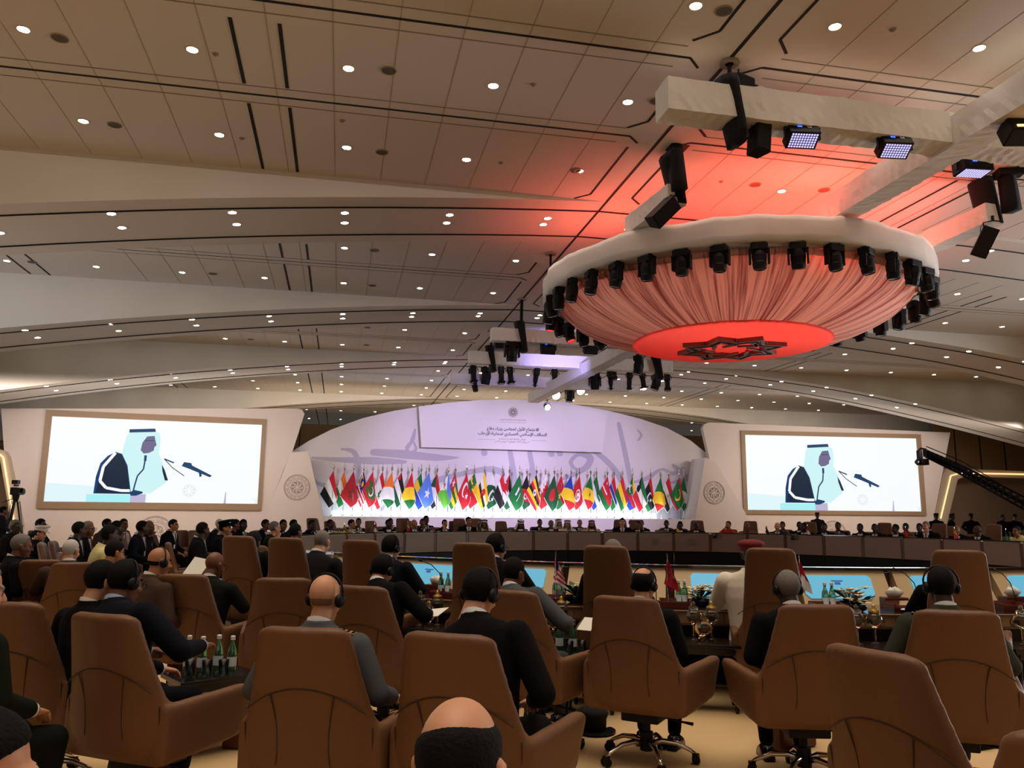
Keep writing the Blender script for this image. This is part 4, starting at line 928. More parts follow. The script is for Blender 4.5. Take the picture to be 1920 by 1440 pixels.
# name, stripes across v (list) or along u ('V', list), overlays
FLAGS = [
 ('Yemen', RWB, []), ('Niger', [('f_orange', 1), ('f_white', 1), ('f_green', 1)], [('f_orange', CIR(.5, .5, .09))]), ('Morocco', [('f_dkred', 1)], [('f_dkgreen', S5(.5, .5, .22)), ('f_dkred', S5(.5, .5, .12))]),
 ('Malaysia', [('f_red', 1), ('f_white', 1)] * 5, [('f_navy', [(0, 0), (.55, 0), (.55, .55), (0, .55)]), ('f_yellow', CIR(.33, .28, .08)), ('f_yellow', CRE(.16, .28, .12))]),
 ('Maldives', [('f_red', 1)], [('f_green', [(.15, .2), (.85, .2), (.85, .8), (.15, .8)]), ('f_white', CRE(.52, .5, .16, dirn=-1))]), ('Lebanon', [('f_red', 1), ('f_white', 2), ('f_red', 1)], [('f_green', S5(.5, .5, .17, 7, 0, 1.6)), ('f_green', CIR(.5, .5, .1))]),
 ('Ivory Coast', ('V2', [('f_orange', 1), ('f_white', 1), ('f_green', 1)]), []), ('Palestine', [('f_black', 1), ('f_white', 1), ('f_dkgreen', 1)], [('f_red', [(0, 0), (.22, .2), (0, .35)])]), ('Guinea', ('V2', [('f_red', 1), ('f_yellow', 1), ('f_green', 1)]), []),
 ('Gabon', [('f_green', 1), ('f_yellow', 1), ('f_blue', 1)], []), ('Somalia', [('f_sky', 1)], [('f_white', S5(.5, .5, .2))]), ('Sudan', RWB, [('f_dkgreen', [(0, 0), (.34, .35), (0, .65)])]),
 ('Djibouti', [('f_sky', 1), ('f_ltgreen', 1.4)], [('f_white', [(0, 0), (.45, .4), (0, .8)]), ('f_red', S5(.14, .42, .09))]), ('Togo', [('f_green', 1), ('f_yellow', 1), ('f_green', 1), ('f_yellow', 1), ('f_green', 1)], [('f_maroon', [(0, 0), (.4, 0), (.4, .55), (0, .55)]), ('f_white', S5(.2, .28, .14))]),
 ('Turkey', [('f_red', 1)], [('f_white', CRE(.38, .42, .22)), ('f_white', S5(.62, .5, .12))]), ('Benin', [('f_yellow', 1), ('f_red', 1)], [('f_green', [(0, 0), (.42, 0), (.42, .6), (0, 1)])]),
 ('Brunei', [('f_yellow', 1)], [('f_white', [(0, .2), (1, .5), (1, .65), (0, .4)]), ('f_black', [(0, .42), (1, .68), (1, .84), (0, .58)]), ('f_red', CRE(.5, .5, .17)), ('f_red', CIR(.5, .45, .08))]), ('Pakistan', ('V2', [('f_white', 1), ('f_dkgreen', 3)]), [('f_white', CRE(.55, .5, .2)), ('f_white', S5(.68, .56, .1))]),
 ('Emirates', [('f_green', 0.0001), ('f_white', 1), ('f_black', 1)], [('f_red', [(0, 0), (.9, 0), (.45, .35), (0, .32)])]), ('Jordan', [('f_black', 1), ('f_white', 1), ('f_dkgreen', 1)], [('f_red', [(0, .0), (.42, .42), (0, .62)])]), ('Saudi', [('f_green', 1)], [('f_white', [(.3 + .03 * (i % 2), .25 + .05 * i) for i in range(9)] + [(.38 + .04 * (i % 2), .65 - .05 * i) for i in range(9)]), ('f_white', [(.55, .3), (.58, .3), (.62, .75), (.58, .75)])]),
 ('Afghanistan', ('V2', [('f_black', 1), ('f_red', 1), ('f_dkgreen', 1)]), [('f_white', CIR(.5, .5, .14)), ('f_maroon', CIR(.5, .5, .09))]), ('Uganda', [('f_black', 1), ('f_yellow', 1), ('f_red', 1)] * 2, [('f_white', CIR(.45, .5, .11)), ('f_black', CIR(.45, .5, .04))]), ('Bahrain', [('f_red', 1)], [('f_white', [(0, 0), (.2, 0), (.35, .1), (.2, .2), (.35, .3), (.2, .4), (.35, .5), (.2, .6), (.35, .7), (0, .8)])]),
 ('Bangladesh', [('f_dkgreen', 1)], [('f_red', CIR(.45, .5, .2))]), ('Burkina Faso', [('f_red', 1), ('f_green', 1)], [('f_yellow', S5(.5, .5, .15))]), ('Chad', ('V2', [('f_blue', 1), ('f_yellow', 1), ('f_red', 1)]), []), ('Tunisia', [('f_red', 1)], [('f_white', CIR(.5, .5, .22)), ('f_red', CRE(.48, .5, .16)), ('f_red', S5(.56, .5, .08))]),
 ('Senegal', ('V2', [('f_green', 1), ('f_yellow', 1), ('f_red', 1)]), [('f_dkgreen', S5(.5, .5, .1))]), ('Sierra Leone', [('f_green', 1), ('f_white', 1), ('f_blue', 1)], []), ('Oman', [('f_red', 2), ('f_green', 1)], [('f_white', [(.0, .45), (.5, .45), (.5, .52), (0, .52)]), ('f_white', S5(.2, .18, .07))]),
 ('Gambia', [('f_red', 2), ('f_white', .3), ('f_blue', 1.2), ('f_white', .3), ('f_green', 2)], []), ('Guinea-Bissau', [('f_red', .9), ('f_yellow', 1), ('f_green', 1.2)], []), ('Comoros', [('f_yellow', 1), ('f_white', 1), ('f_red', 1), ('f_blue', 1)], [('f_green', [(0, 0), (.6, .4), (0, .8)]), ('f_white', CRE(.2, .38, .12))]),
 ('Kuwait', [('f_green', 1), ('f_white', 1), ('f_red', 1)], [('f_black', [(0, 0), (.25, .33), (.25, .55), (0, .7)])]), ('Libya', [('f_red', 1), ('f_black', 2), ('f_green', 1)], [('f_white', CRE(.45, .5, .14)), ('f_white', S5(.6, .53, .08))]), ('Mali', ('V2', [('f_green', 1), ('f_yellow', 1), ('f_red', 1)]), []), ('Egypt', RWB, [('f_gold', S5(.5, .48, .1, 6))]),
 ('Mauritania', [('f_green', 1)], [('f_maroon', [(0, 0), (1, 0), (1, .14), (0, .14)]), ('f_yellow', CRE(.45, .5, .2, dirn=-1)), ('f_yellow', S5(.6, .5, .1)), ('f_maroon', [(0, .9), (1, .9), (1, 1), (0, 1)])]), ('Nigeria', ('V2', [('f_green', 1), ('f_white', 1), ('f_green', 1)]), [])]
COLN = dict(f_red='red', f_dkred='dark red', f_white='white', f_black='black', f_green='green', f_dkgreen='dark green', f_ltgreen='light green', f_orange='orange', f_yellow='yellow', f_blue='blue', f_navy='navy', f_sky='sky blue', f_maroon='crimson', f_gold='gold')
def flag_mesh(i, spec):
    name, st, ov = spec; P = flag_surface(i); m = MB(); mats_ = []
    def mi(n):
        if n not in mats_: mats_.append(n)
        return mats_.index(n)
    if isinstance(st, tuple):      # bands that lie across the hang of the cloth
        _, bands = st; tot = sum(w for _, w in bands); a = 0
        for c, w in bands:
            b = a + w / tot; aa, bb = a, b
            def fn(s, t, aa=aa, bb=bb):
                f = aa + (bb - aa) * t       # position along the diagonal drop
                # iso-lines of (u+v)/2 : walk across
                d = f * 2; lo = max(0, d - 1); hi = min(1, d); u = lo + (hi - lo) * s; return P(u, d - u)
            m.grid(fn, 8, 8, mi(c)); a = b
    else:
        tot = sum(w for _, w in st); a = 0
        for c, w in st:
            b = a + w / tot; m.grid(lambda s, t, a=a, b=b: P(s, a + (b - a) * t), 14, max(2, int(14 * (b - a))), mi(c)); a = b
    k = 0
    for c, shp in ov:
        k += 1; o = 0.006 * k
        if shp and shp[0][0] == 'strip':
            _, oo, ii = shp[0]; n = len(oo)
            m.grid(lambda s, t: P(*[max(0, min(1, oo[int(s * (n - 1) + .5)][q] * (1 - t) + ii[int(s * (n - 1) + .5)][q] * t)) for q in (0, 1)], o), n - 1, 1, mi(c))
        elif len(shp) > 2:
            pts = [(max(0, min(1, u)), max(0, min(1, v))) for u, v in shp]; cu = sum(p[0] for p in pts) / len(pts); cv = sum(p[1] for p in pts) / len(pts)
            pp_ = []
            for q in range(len(pts)):
                a, b = pts[q], pts[(q + 1) % len(pts)]
                for e in range(3): pp_.append((a[0] + (b[0] - a[0]) * e / 3, a[1] + (b[1] - a[1]) * e / 3))
            n = len(pp_); rings = [[P(cu + (p[0] - cu) * f, cv + (p[1] - cv) * f, o) for p in pp_] for f in (0.02, .35, .7, 1)]
            m.loft(rings, mi(c), cap=False)
    hem = MB()
    me = m.mesh('flag_cloth', mats_, True, recalc=False)
    edge = MB(); edge.tube([P(1, t / 10) for t in range(11)], .012, 4).tube([P(t / 10, 1) for t in range(11)], .012, 4)
    return me, edge.mesh('fringe', ['f_white'])
polem = MB().tube([(0, 0, 0), (0, 0, FH - .22)], .018, 8).mesh('flagpole', ['steel'])
finm = MB().lathe([(.015, FH - .22), (.05, FH - .19), (.03, FH - .15), (.06, FH - .10), (.068, FH - .06), (.05, FH - .02), (.015, FH + .01), (.018, FH + .12), (.002, FH + .22)], n=12).mesh('finial', ['chrome'], True)
basem = MB().lathe([(.10, 0), (.10, .02), (.04, .04), (.03, .08)], n=14).mesh('pole_base', ['steel'])
emb_words = {'Niger': 'with an orange disc', 'Morocco': 'with a green star', 'Malaysia': 'with a navy corner and yellow crescent', 'Maldives': 'with a green panel and crescent', 'Lebanon': 'with a green tree', 'Somalia': 'with a white star', 'Sudan': 'with a green triangle', 'Djibouti': 'with a white triangle and red star', 'Togo': 'with a red corner and white star', 'Turkey': 'with a large white crescent and star', 'Benin': 'with a green band at the hoist', 'Brunei': 'with black and white diagonals', 'Pakistan': 'with a white crescent', 'Emirates': 'with a red hoist band', 'Jordan': 'with a red triangle', 'Saudi': 'with white script', 'Afghanistan': 'with a round crest', 'Uganda': 'with a white disc', 'Bahrain': 'with a white serrated edge', 'Bangladesh': 'with a red disc', 'Burkina Faso': 'with a yellow star', 'Tunisia': 'with a white disc and crescent', 'Senegal': 'with a small green star', 'Oman': 'with a small white emblem', 'Comoros': 'with a green triangle and crescent', 'Kuwait': 'with a black trapezoid', 'Libya': 'with a crescent and star', 'Egypt': 'with a gold eagle', 'Mauritania': 'with a yellow crescent', 'Yemen': 'without emblem, leftmost of the row', 'Nigeria': 'at the right end of the row'}
for i, (px, spec) in enumerate(zip(flagpx, FLAGS)):
    p = ony(px, 920, FY); st = spec[1][1] if isinstance(spec[1], tuple) else spec[1]; cols = []
    for c, w in st:
        if COLN[c] not in cols and w > .01: cols.append(COLN[c])
    lab = '%s %sflag %s on steel pole' % (spec[0] if spec[0] not in ('Emirates', 'Saudi') else {'Emirates': 'Emirati', 'Saudi': 'Saudi'}[spec[0]], ', '.join(cols) + ' ', emb_words.get(spec[0], ''))
    t = thing('national_flag', ' '.join(lab.split()), 'flag', (p.x, FY + (0.12 if i % 2 else -0.05), fz0), group='national flags in a row on the stage ledge')
    cm, em_ = flag_mesh(i, spec)
    obj('flagpole', polem, t); obj('finial', finm, t); obj('pole_base', basem, t); c = obj('flag_cloth', cm, t); obj('fringe', em_, c)
# ================================================================ ROUND TABLE
NM = 48; RI, RO = 8.65, 9.75
def desk_parts():
    wi = 2 * pi * RI / NM; wo = 2 * pi * RO / NM; g = .004; P = {}
    def slab(y0, y1, z0, z1, k=0, shrink=0.0):
        a = (wi + (wo - wi) * y0 / (RO - RI)) / 2 - g - shrink; b = (wi + (wo - wi) * y1 / (RO - RI)) / 2 - g - shrink
        return MB().loft([[(-a, y0, z0), (a, y0, z0), (b, y1, z0), (-b, y1, z0)], [(-a, y0, z1), (a, y0, z1), (b, y1, z1), (-b, y1, z1)]], k)
    P['tabletop'] = (slab(.05, RO - RI - .02, .715, .755).mesh('tabletop', ['desk_top']), None)
    m = slab(RO - RI - .02, RO - RI + .015, .63, .76); P['edge_fascia'] = (m.mesh('edge_fascia', ['desk_fascia']), None)
    m = MB()
    for i in range(9):
        x = -.56 + i * .14; m.box((x, RO - RI + .017, .695), (.006, .006, .11))
    m.box((0, RO - RI + .02, .64), (wo - .01, .012, .02)).box((0, RO - RI + .02, .75), (wo - .01, .012, .012))
    for cx in (-.07, .07): m.torus((cx * .001, RO - RI + .02, .695), .035, .004, 8, 4, rot=(pi / 2, 0, 0))
    P['fascia_moulding'] = (m.mesh('fascia_moulding', ['desk_wood']), None)
    P['front_panel'] = (bevel(MB().box((0, -.02, .79), (wi - .10, .03, .54)).mesh('front_panel', ['desk_beige']), .006), None)
    P['divider'] = (MB().box((wi / 2, -.005, .79), (.085, .05, .55)).mesh('divider', ['desk_wood']), None)
    m = MB().loft([[(-wi / 2 + .04, .0, .52), (-wi / 2 + .04, .0, 1.09), (-wi / 2 + .04, .06, 1.09), (-wi / 2 + .03, .27, .756), (-wi / 2 + .03, .27, .52)], [(wi / 2 - .04, .0, .52), (wi / 2 - .04, .0, 1.09), (wi / 2 - .04, .06, 1.09), (wi / 2 - .03, .27, .756), (wi / 2 - .03, .27, .52)]])
    P['monitor_housing'] = (m.mesh('monitor_housing', ['desk_cream']), None)
    m = slab(-.05, .09, 1.09, 1.115); P['cap_ledge'] = (m.mesh('cap_ledge', ['desk_top']), None)
    # sloped screen inset on the housing
    n = Vector((0, .334, .21)).normalized(); dn = Vector((0, .21, -.334)).normalized(); c = Vector((0, .158, .94)) + n * .006
    def S(x, t): return c + Vector((x, 0, 0)) + dn * t
    scr = [S(-.33, -.11), (S(.33, -.11)), S(.36, -.08), S(.36, .10), S(.31, .155), S(-.31, .155), S(-.36, .10), S(-.36, -.08)]
    P['monitor'] = (MB().prism(scr, n * .004).mesh('monitor', ['mon_cyan']), None)
    m = MB()
    m.prism([S(-.06, -.05), S(.06, -.05), S(.06, -.035), S(-.06, -.035)], n * .007); m.prism([S(-.03, -.03), S(.03, -.03), S(.03, .0), S(-.03, .0)], n * .007)
    P['screen_text'] = (m.mesh('screen_text', ['mon_dark']), 'monitor')
    P['skirt'] = (slab(.28, .34, .0, .71).mesh('skirt', ['black']), None)
    P['plinth'] = (slab(-.01, .25, .0, .50).mesh('plinth', ['black']), None)
    return P
DP = desk_parts(); near_mods = []; nd = 0; desks = []
for k in range(NM):
    th = 2 * pi * (k + .37) / NM; ox, oy = cos(th), sin(th)
    p = Vector((TC[0] + RI * ox, TC[1] + RI * oy, 0)); px, py = proj((p.x, p.y, .8)); px2, _ = proj((TC[0] + RO * ox, TC[1] + RO * oy, .8))
    if not (560 < px < 2020): continue
    rz = th - pi / 2; far = p.y > 13
    if px2 < 560 or (far and 640 > px): pass
    side = 'far' if p.y > 17 else 'near'
    if p.y < 17 and p.x > 9: side = 'right-hand near'
    nd += 1
    pos = 'column %s' % 'abc'
    t = thing('conference_desk', '', 'desk', p, rz, group='segments of the round conference table')
    t['label'] = 'curved conference table segment with beige front, dark top and inset monitor'
    par = {}
    for n, (me, pr) in DP.items():
        if side == 'far' and n in ('edge_fascia', 'fascia_moulding', 'monitor', 'screen_text'): continue
        par[n] = obj(n, me, par[pr] if pr else t)
    desks.append((side, px, t))
    if side == 'far' and 1190 < px < 1300:
        m = MB(); rosette(m, (0, -.037, .80), .11, (-1, 0, 0), (0, 0, 1), (0, -1, 0), .008, ring=False); obj('front_emblem', m.mesh('front_emblem', ['calli_line']), t)
    if side != 'far': near_mods.append((px, t))
dn = {}
for side, px, t in sorted(desks, key=lambda q: (q[0], q[1])):
    dn[side] = dn.get(side, 0) + 1
    t['label'] = ('%s beige-fronted table segment from the left on the far side' if side == 'far' else '%s table segment with inset monitor from the left on the ' + side + ' side') % (ORD + ['seventeenth', 'eighteenth', 'nineteenth', 'twentieth', 'last', 'last'])[dn[side]]
print('desks', nd)
# dark pit floor inside the ring
obj('floor_pit', MB().lathe([(.01, .004), (RI - .02, .004), (RI - .02, .012), (.01, .012)], (TC[0], TC[1], 0), 64).mesh('floor_pit', ['dark_floor']), kind='structure')

# ================================================================ CHAIRS
def chair_shell(top):
    m = MB(); k = (top - .68) / .44
    def sec(z, w, y, t, pw=3.2, n=28):
        ring_ = []
        for i in range(n):
            a = 2 * pi * i / n; cx = abs(cos(a)) ** (2 / pw) * (1 if cos(a) > 0 else -1) * w; cy = abs(sin(a)) ** (2 / pw) * (1 if sin(a) > 0 else -1) * t
            ring_.append((cx, y + cy + .55 * cx * cx, z))
        return ring_
    wj = .325 if top < 1.2 else .285
    zs = [(.335, .16, -.10, .06), (.36, .25, -.17, .09), (.40, .315, -.225, .085), (.47, .345, -.262, .07), (.56, .35, -.282, .062), (.66, .335, -.296, .058)]
    wt = .222 if top < 1.2 else .198
    for f in (0.1, .3, .5, .7, .85, .94): zs.append((.68 + (top - .68) * f, wj + (wt - wj) * f ** .85, -.30 - .11 * k * f, .055 - .008 * f))
    zs += [(top - .012, wt - .018, -.30 - .11 * k * .99, .04), (top, wt - .05, -.30 - .11 * k, .022)]
    m.loft([sec(*q) for q in zs])
    for s in (-1, 1):       # arms sweep forward and out
        rings = []
        for i in range(9):
            f = i / 8; x = s * (.315 + .065 * f ** .7); y = -.27 + .56 * f; zb = .36 + .05 * f; zt = .665 + .035 * f; t = .042 + .006 * f
            if i == 8: zb += .03; zt -= .03; t *= .6
            ring_ = []
            for j in range(16):
                a = 2 * pi * j / 16; cx = abs(cos(a)) ** .5 * (1 if cos(a) > 0 else -1); cz = abs(sin(a)) ** .45 * (1 if sin(a) > 0 else -1)
                zz = (zb + zt) / 2 + cz * (zt - zb) / 2
                ring_.append((x + cx * t + s * .055 * max(0, (zz - .5)) / .2 * f, y, zz))
            rings.append(ring_)
        m.loft(rings)
    m.box((0, .0, .385), (.60, .5, .07))
    return remesh(m, 'chair_shell', ['leather'], .016, 5)
def chair_parts(top):
    P = {}
    P['shell'] = chair_shell(top)
    m = MB(); rings = []
    for z, s in ((.40, .93), (.42, 1), (.48, 1.0), (.505, .95), (.51, .8)):
        rings.append([((abs(cos(a)) ** .5 * (1 if cos(a) > 0 else -1)) * .27 * s, .04 + (abs(sin(a)) ** .5 * (1 if sin(a) > 0 else -1)) * .29 * s, z) for a in [2 * pi * q / 24 for q in range(24)]])
    P['seat'] = m.loft(rings).mesh('seat', ['leather'], True)
    k = (top - .68) / .44
    def ysurf(x, z):
        if z > .68: f = (z - .68) / (top - .68); return -.30 - .11 * k * f - (.055 - .008 * f) + .55 * x * x - .001
        if z > .47: f = (z - .47) / .21; return -.262 - .038 * f - (.07 - .015 * f) + .55 * x * x - .001
        f = (z - .36) / .11; return -.17 - .092 * f - (.09 - .02 * f) + .55 * x * x + .004
    zc = .68 + .16 * k
    m = MB(); m.tube([(x, ysurf(x, zc - 1.3 * x * x * 1.0), zc - 1.3 * x * x) for x in [-.295 + .59 * i / 20 for i in range(21)]], .0032, 5)
    for s in (-1, 1):
        m.tube([(s * (.155 - .03 * sin(pi * f)), ysurf(s * .14, zz), zz) for f, zz in [(i / 10, zc - .035 - (zc - .41) * i / 10) for i in range(11)]], .0036, 5)
        m.tube([(s * (.318 - .01 * f), ysurf(.31, .66 - .24 * f) + .02, .66 - .24 * f) for f in [i / 6 for i in range(7)]], .003, 5)
    P['seam'] = m.mesh('seam', ['leather_seam'])
    P['mechanism'] = bevel(MB().box((0, 0, .31), (.26, .30, .07)).mesh('mechanism', ['black']), .01)
    P['column'] = MB().lathe([(.045, .07), (.045, .19), (.028, .19), (.028, .30)], n=14).mesh('column', ['black'])
    P['lever'] = MB().tube([(.1, 0, .30), (.26, -.02, .285), (.33, -.02, .28)], [.008, .008, .013], 6).mesh('lever', ['black'])
    return P
def leg_part(a):
    c, s = cos(a), sin(a)
    return MB().tube([(c * .03, s * .03, .115), (c * .10, s * .10, .135), (c * .20, s * .20, .125), (c * .29, s * .29, .085), (c * .325, s * .325, .06)], [.02, .019, .016, .013, .012], 8).mesh('leg', ['chrome'], True)
def caster_part(a):
    c, s = cos(a), sin(a); m = MB()
    for d in (-.018, .018): m.tube([(c * .325 - s * (d - .01), s * .325 + c * (d - .01), .028), (c * .325 - s * (d + .01), s * .325 + c * (d + .01), .028)], .028, 10)
    return m.box((c * .325, s * .325, .05), (.04, .04, .03)).mesh('caster', ['black'])
LEGM = [(leg_part(2 * pi * i / 5 + .3), caster_part(2 * pi * i / 5 + .3)) for i in range(5)]
CH_S, CH_T = chair_parts(1.12), chair_parts(1.39)
SWB = MB().lathe([(.30, 0), (.30, .02), (.05, .06), (.035, .08), (.035, .34)], n=16).mesh('swivel_base', ['dark_metal'])
def chair(p, rz, label, tall=False, base=True, group='tan leather armchairs'):
    t = thing('armchair', label, 'chair', (p[0], p[1], 0), rz, group)
    P = CH_T if tall else CH_S
    for n in ('shell', 'seat', 'seam') + (('mechanism', 'column', 'lever') if base else ()): obj(n, P[n], t)
    if base:
        for l, c in LEGM: lo = obj('leg', l, t); obj('caster', c, lo)
    else: obj('swivel_base', SWB, t)
    return t
# ================================================================ SMALL THINGS ON TABLES
def bottle_mesh(): return MB().lathe([(.0, 0), (.030, 0), (.033, .01), (.033, .13), (.028, .165), (.014, .20), (.0125, .235)], n=14).mesh('bottle', ['green_glass'], True)
BM = bottle_mesh(); CAPM = MB().lathe([(.016, .228), (.017, .252), (.012, .256)], n=12).mesh('cap', ['cap_white']); LABM = MB().lathe([(.0338, .05), (.0338, .115)], n=14, cap=False).mesh('paper_label', ['water_label'])
GLM = MB().lathe([(.030, 0), (.036, .11), (.033, .11), (.027, .006)], n=14, cap=False).mesh('tumbler', ['glass'], True)
def bottle(p, label, group, s=1.0):
    t = thing('water_bottle', label, 'bottle', p, 0, group); t.scale = (s, s, s)
    obj('glass_body', BM, t); obj('cap', CAPM, t); obj('paper_label', LABM, t)
def tumbler(p, label, group): obj('tumbler', GLM, None, p, label=label, cat='glass', group=group)
def mini_flag(p, rz, spec, label, s=1.0):
    t = thing('desk_flag', label, 'small flag', p, rz); t.scale = (s, s, s)
    obj('stand', MB().lathe([(.04, 0), (.04, .01), (.008, .02)], n=12).tube([(0, 0, .015), (0, 0, .42)], .004, 6).lathe([(.008, .42), (.002, .45)], n=8).mesh('stand', ['chrome']), t)
    m = MB(); mats_ = list(dict.fromkeys(c for c, w in spec[0])); tot = sum(w for c, w in spec[0]); a = 0
    def P(u, v, o=0): 
        x = .004 + u * (.03 + .09 * v) + .012 * sin(v * 3); return Vector((x - .03 * v, .016 * sin(u * 9 + v * 2) - o, .41 - .22 * v - .10 * u * (1 - .3 * v)))
    for c, w in spec[0]:
        b = a + w / tot; m.grid(lambda s_, t_, a=a, b=b: P(s_, a + (b - a) * t_), 10, 4, mats_.index(c)); m.grid(lambda s_, t_, a=a, b=b: P(s_, a + (b - a) * t_) * 1 + Vector((-.05 * s_ - .004, .01, 0)), 10, 4, mats_.index(c)); a = b
    k = 0
    for c, pts in spec[1]:
        k += 1
        if c not in mats_: mats_.append(c)
        m.poly([P(u, v, .003 * k) for u, v in pts], mats_.index(c))
    obj('flag_cloth', m.mesh('flag_cloth', mats_, True, recalc=False), t)
def mic(p, rz, label):
    t = thing('gooseneck_microphone', label, 'microphone', p, rz)
    obj('mic_base', bevel(MB().box((0, 0, .02), (.13, .15, .04), taper=.8).mesh('mic_base', ['black']), .006), t)
    obj('gooseneck', MB().tube([(0, 0, .04), (.0, .02, .12), (-.03, .03, .24), (-.12, .02, .33), (-.22, .0, .37)], .005, 6).tube([(-.22, 0, .37), (-.26, -.01, .385)], .012, 8).mesh('gooseneck', ['black']), t)
def tray(p, rz, label, paper=True):
    t = thing('document_tray', label, 'desk tray', p, rz)
    obj('tray_box', MB().box((0, 0, .01), (.30, .22, .02)).box((-.145, 0, .04), (.012, .22, .06)).box((.145, 0, .04), (.012, .22, .06)).box((0, -.105, .035), (.30, .012, .05)).box((0, .105, .045), (.30, .012, .07)).mesh('tray_box', ['mahogany']), t)
    if paper: obj('paper_sheet', MB().box((0, 0, .03), (.24, .16, .006), rot=(0, 0, .05)).mesh('paper_sheet', ['paper']), t)
def tissue(p, rz, label):
    t = thing('tissue_box', label, 'tissue box', p, rz)
    obj('wooden_cover', bevel(MB().box((0, 0, .05), (.24, .13, .10)).mesh('wooden_cover', ['mahogany']), .006), t)
    m = MB(); m.loft([[(.06 * cos(a), .012 * sin(a), .10) for a in [2 * pi * i / 10 for i in range(10)]], [(.10 * cos(a) + .01, .04 * sin(a) * (1 + .4 * sin(3 * a)), .15 + .02 * sin(2 * a)) for a in [2 * pi * i / 10 for i in range(10)]], [(.03 * cos(a), .02 * sin(a), .19 + .015 * sin(a * 3)) for a in [2 * pi * i / 10 for i in range(10)]]])
    obj('tissue', m.mesh('tissue', ['paper'], True), t)
def nameplate(p, rz, label):
    obj('name_plate', MB().prism([(-.12, 0, 0), (-.12, .07, 0), (-.12, .035, .09)], (.24, 0, 0)).mesh('name_plate', ['card']), None, p, rz, label=label, cat='name plate')
def bouquet(p, label, s=1.0, n=9, seed=0):
    rnd = random.Random(seed); t = thing('flower_arrangement', label, 'flowers', p); t.scale = (s, s, s)
    obj('bowl', MB().lathe([(.05, 0), (.09, .02), (.10, .06), (.08, .07)], n=14).mesh('bowl', ['black_gloss'], True), t)
    m = MB()
    for i in range(14):
        a = rnd.uniform(0, 2 * pi); r = rnd.uniform(.08, .2); z = rnd.uniform(.07, .16); m.prism([(0, 0, .06), (cos(a - .25) * r * .6, sin(a - .25) * r * .6, z), (cos(a) * r, sin(a) * r, z + .02), (cos(a + .25) * r * .6, sin(a + .25) * r * .6, z)], (0, 0, .003))
    obj('foliage', m.mesh('foliage', ['leaf']), t)
    for i in range(n):
        a = rnd.uniform(0, 2 * pi); r = rnd.uniform(.02, .15); c = Vector((cos(a) * r, sin(a) * r, rnd.uniform(.09, .17))); m = MB()
        for q in range(6):
            b = 2 * pi * q / 6 + rnd.random(); d = Vector((cos(b), sin(b), .35)); e = Vector((-sin(b), cos(b), 0))
            m.loft([[c + e * .008, c - e * .008, c - e * .006 + Vector((0, 0, .003))], [c + d * .035 + e * .016, c + d * .035 - e * .016, c + d * .035 + Vector((0, 0, .006))], [c + d * .065 + e * .002 - Vector((0, 0, .006)), c + d * .065 - e * .002 - Vector((0, 0, .006)), c + d * .065 - Vector((0, 0, .004))]])
        obj('blossom', m.mesh('blossom', ['petal'], True), t)
def jars(p, label_tail, n=3, seed=0):
    """ornate lidded glass jars standing on a stem stand"""
    rnd = random.Random(seed)
    offs = [(-.08, 0, .12), (.09, .0, .12), (-.01, -.06, .02), (.02, .07, .0)][:n]; names = ['tall left', 'tall right', 'low front', 'small glowing']
    for i, (x, y, z) in enumerate(offs):
        q = (p[0] + x, p[1] + y, p[2])
        t = thing('glass_candy_jar', '%s ornate lidded glass jar %s' % (names[i], label_tail), 'glass jar', q); t.scale = (1.15,) * 3
        obj('jar_bowl', MB().lathe([(.035, 0), (.03, .01), (.008, .02), (.008, .02 + z * .8), (.02, .03 + z * .8), (.05, .06 + z * .8), (.058, .09 + z * .8), (.05, .12 + z * .8), (.035, .135 + z * .8)], n=10).mesh('jar_bowl', ['amber_glass']), t)
        obj('lid', MB().lathe([(.04, .135 + z * .8), (.036, .155 + z * .8), (.012, .17 + z * .8), (.016, .185 + z * .8), (.004, .20 + z * .8)], n=12).mesh('lid', ['gold' if i % 2 else 'amber_glass'], True), t)
        obj('jar_filling', MB().ell((0, 0, .085 + z * .8), (.040, .040, .028), 10, 6).mesh('jar_filling', ['sweets' if i < 3 else 'candle'], True), t)
def side_table(p, rz, h, label, w=.5, d=.4):
    t = thing('side_table', label, 'side table', (p[0], p[1], 0), rz)
    obj('table_top', bevel(MB().box((0, 0, h - .015), (w, d, .03)).box((0, 0, h - .06), (w - .06, d - .06, .06)).mesh('table_top', ['black_gloss']), .005), t)
    for sx in (-1, 1):
        for sy in (-1, 1): obj('leg', MB().lathe([(.014, 0), (.02, .03), (.014, .06), (.02, .07), (.024, .3 * h), (.026, h - .12), (.018, h - .10), (.026, h - .05)], (sx * (w / 2 - .05), sy * (d / 2 - .05), 0), 10).mesh('leg', ['black_gloss'], True), t)
    obj('lower_shelf', MB().box((0, 0, .22 if h > .45 else .12), (w - .1, d - .1, .02)).mesh('lower_shelf', ['black_gloss']), t)
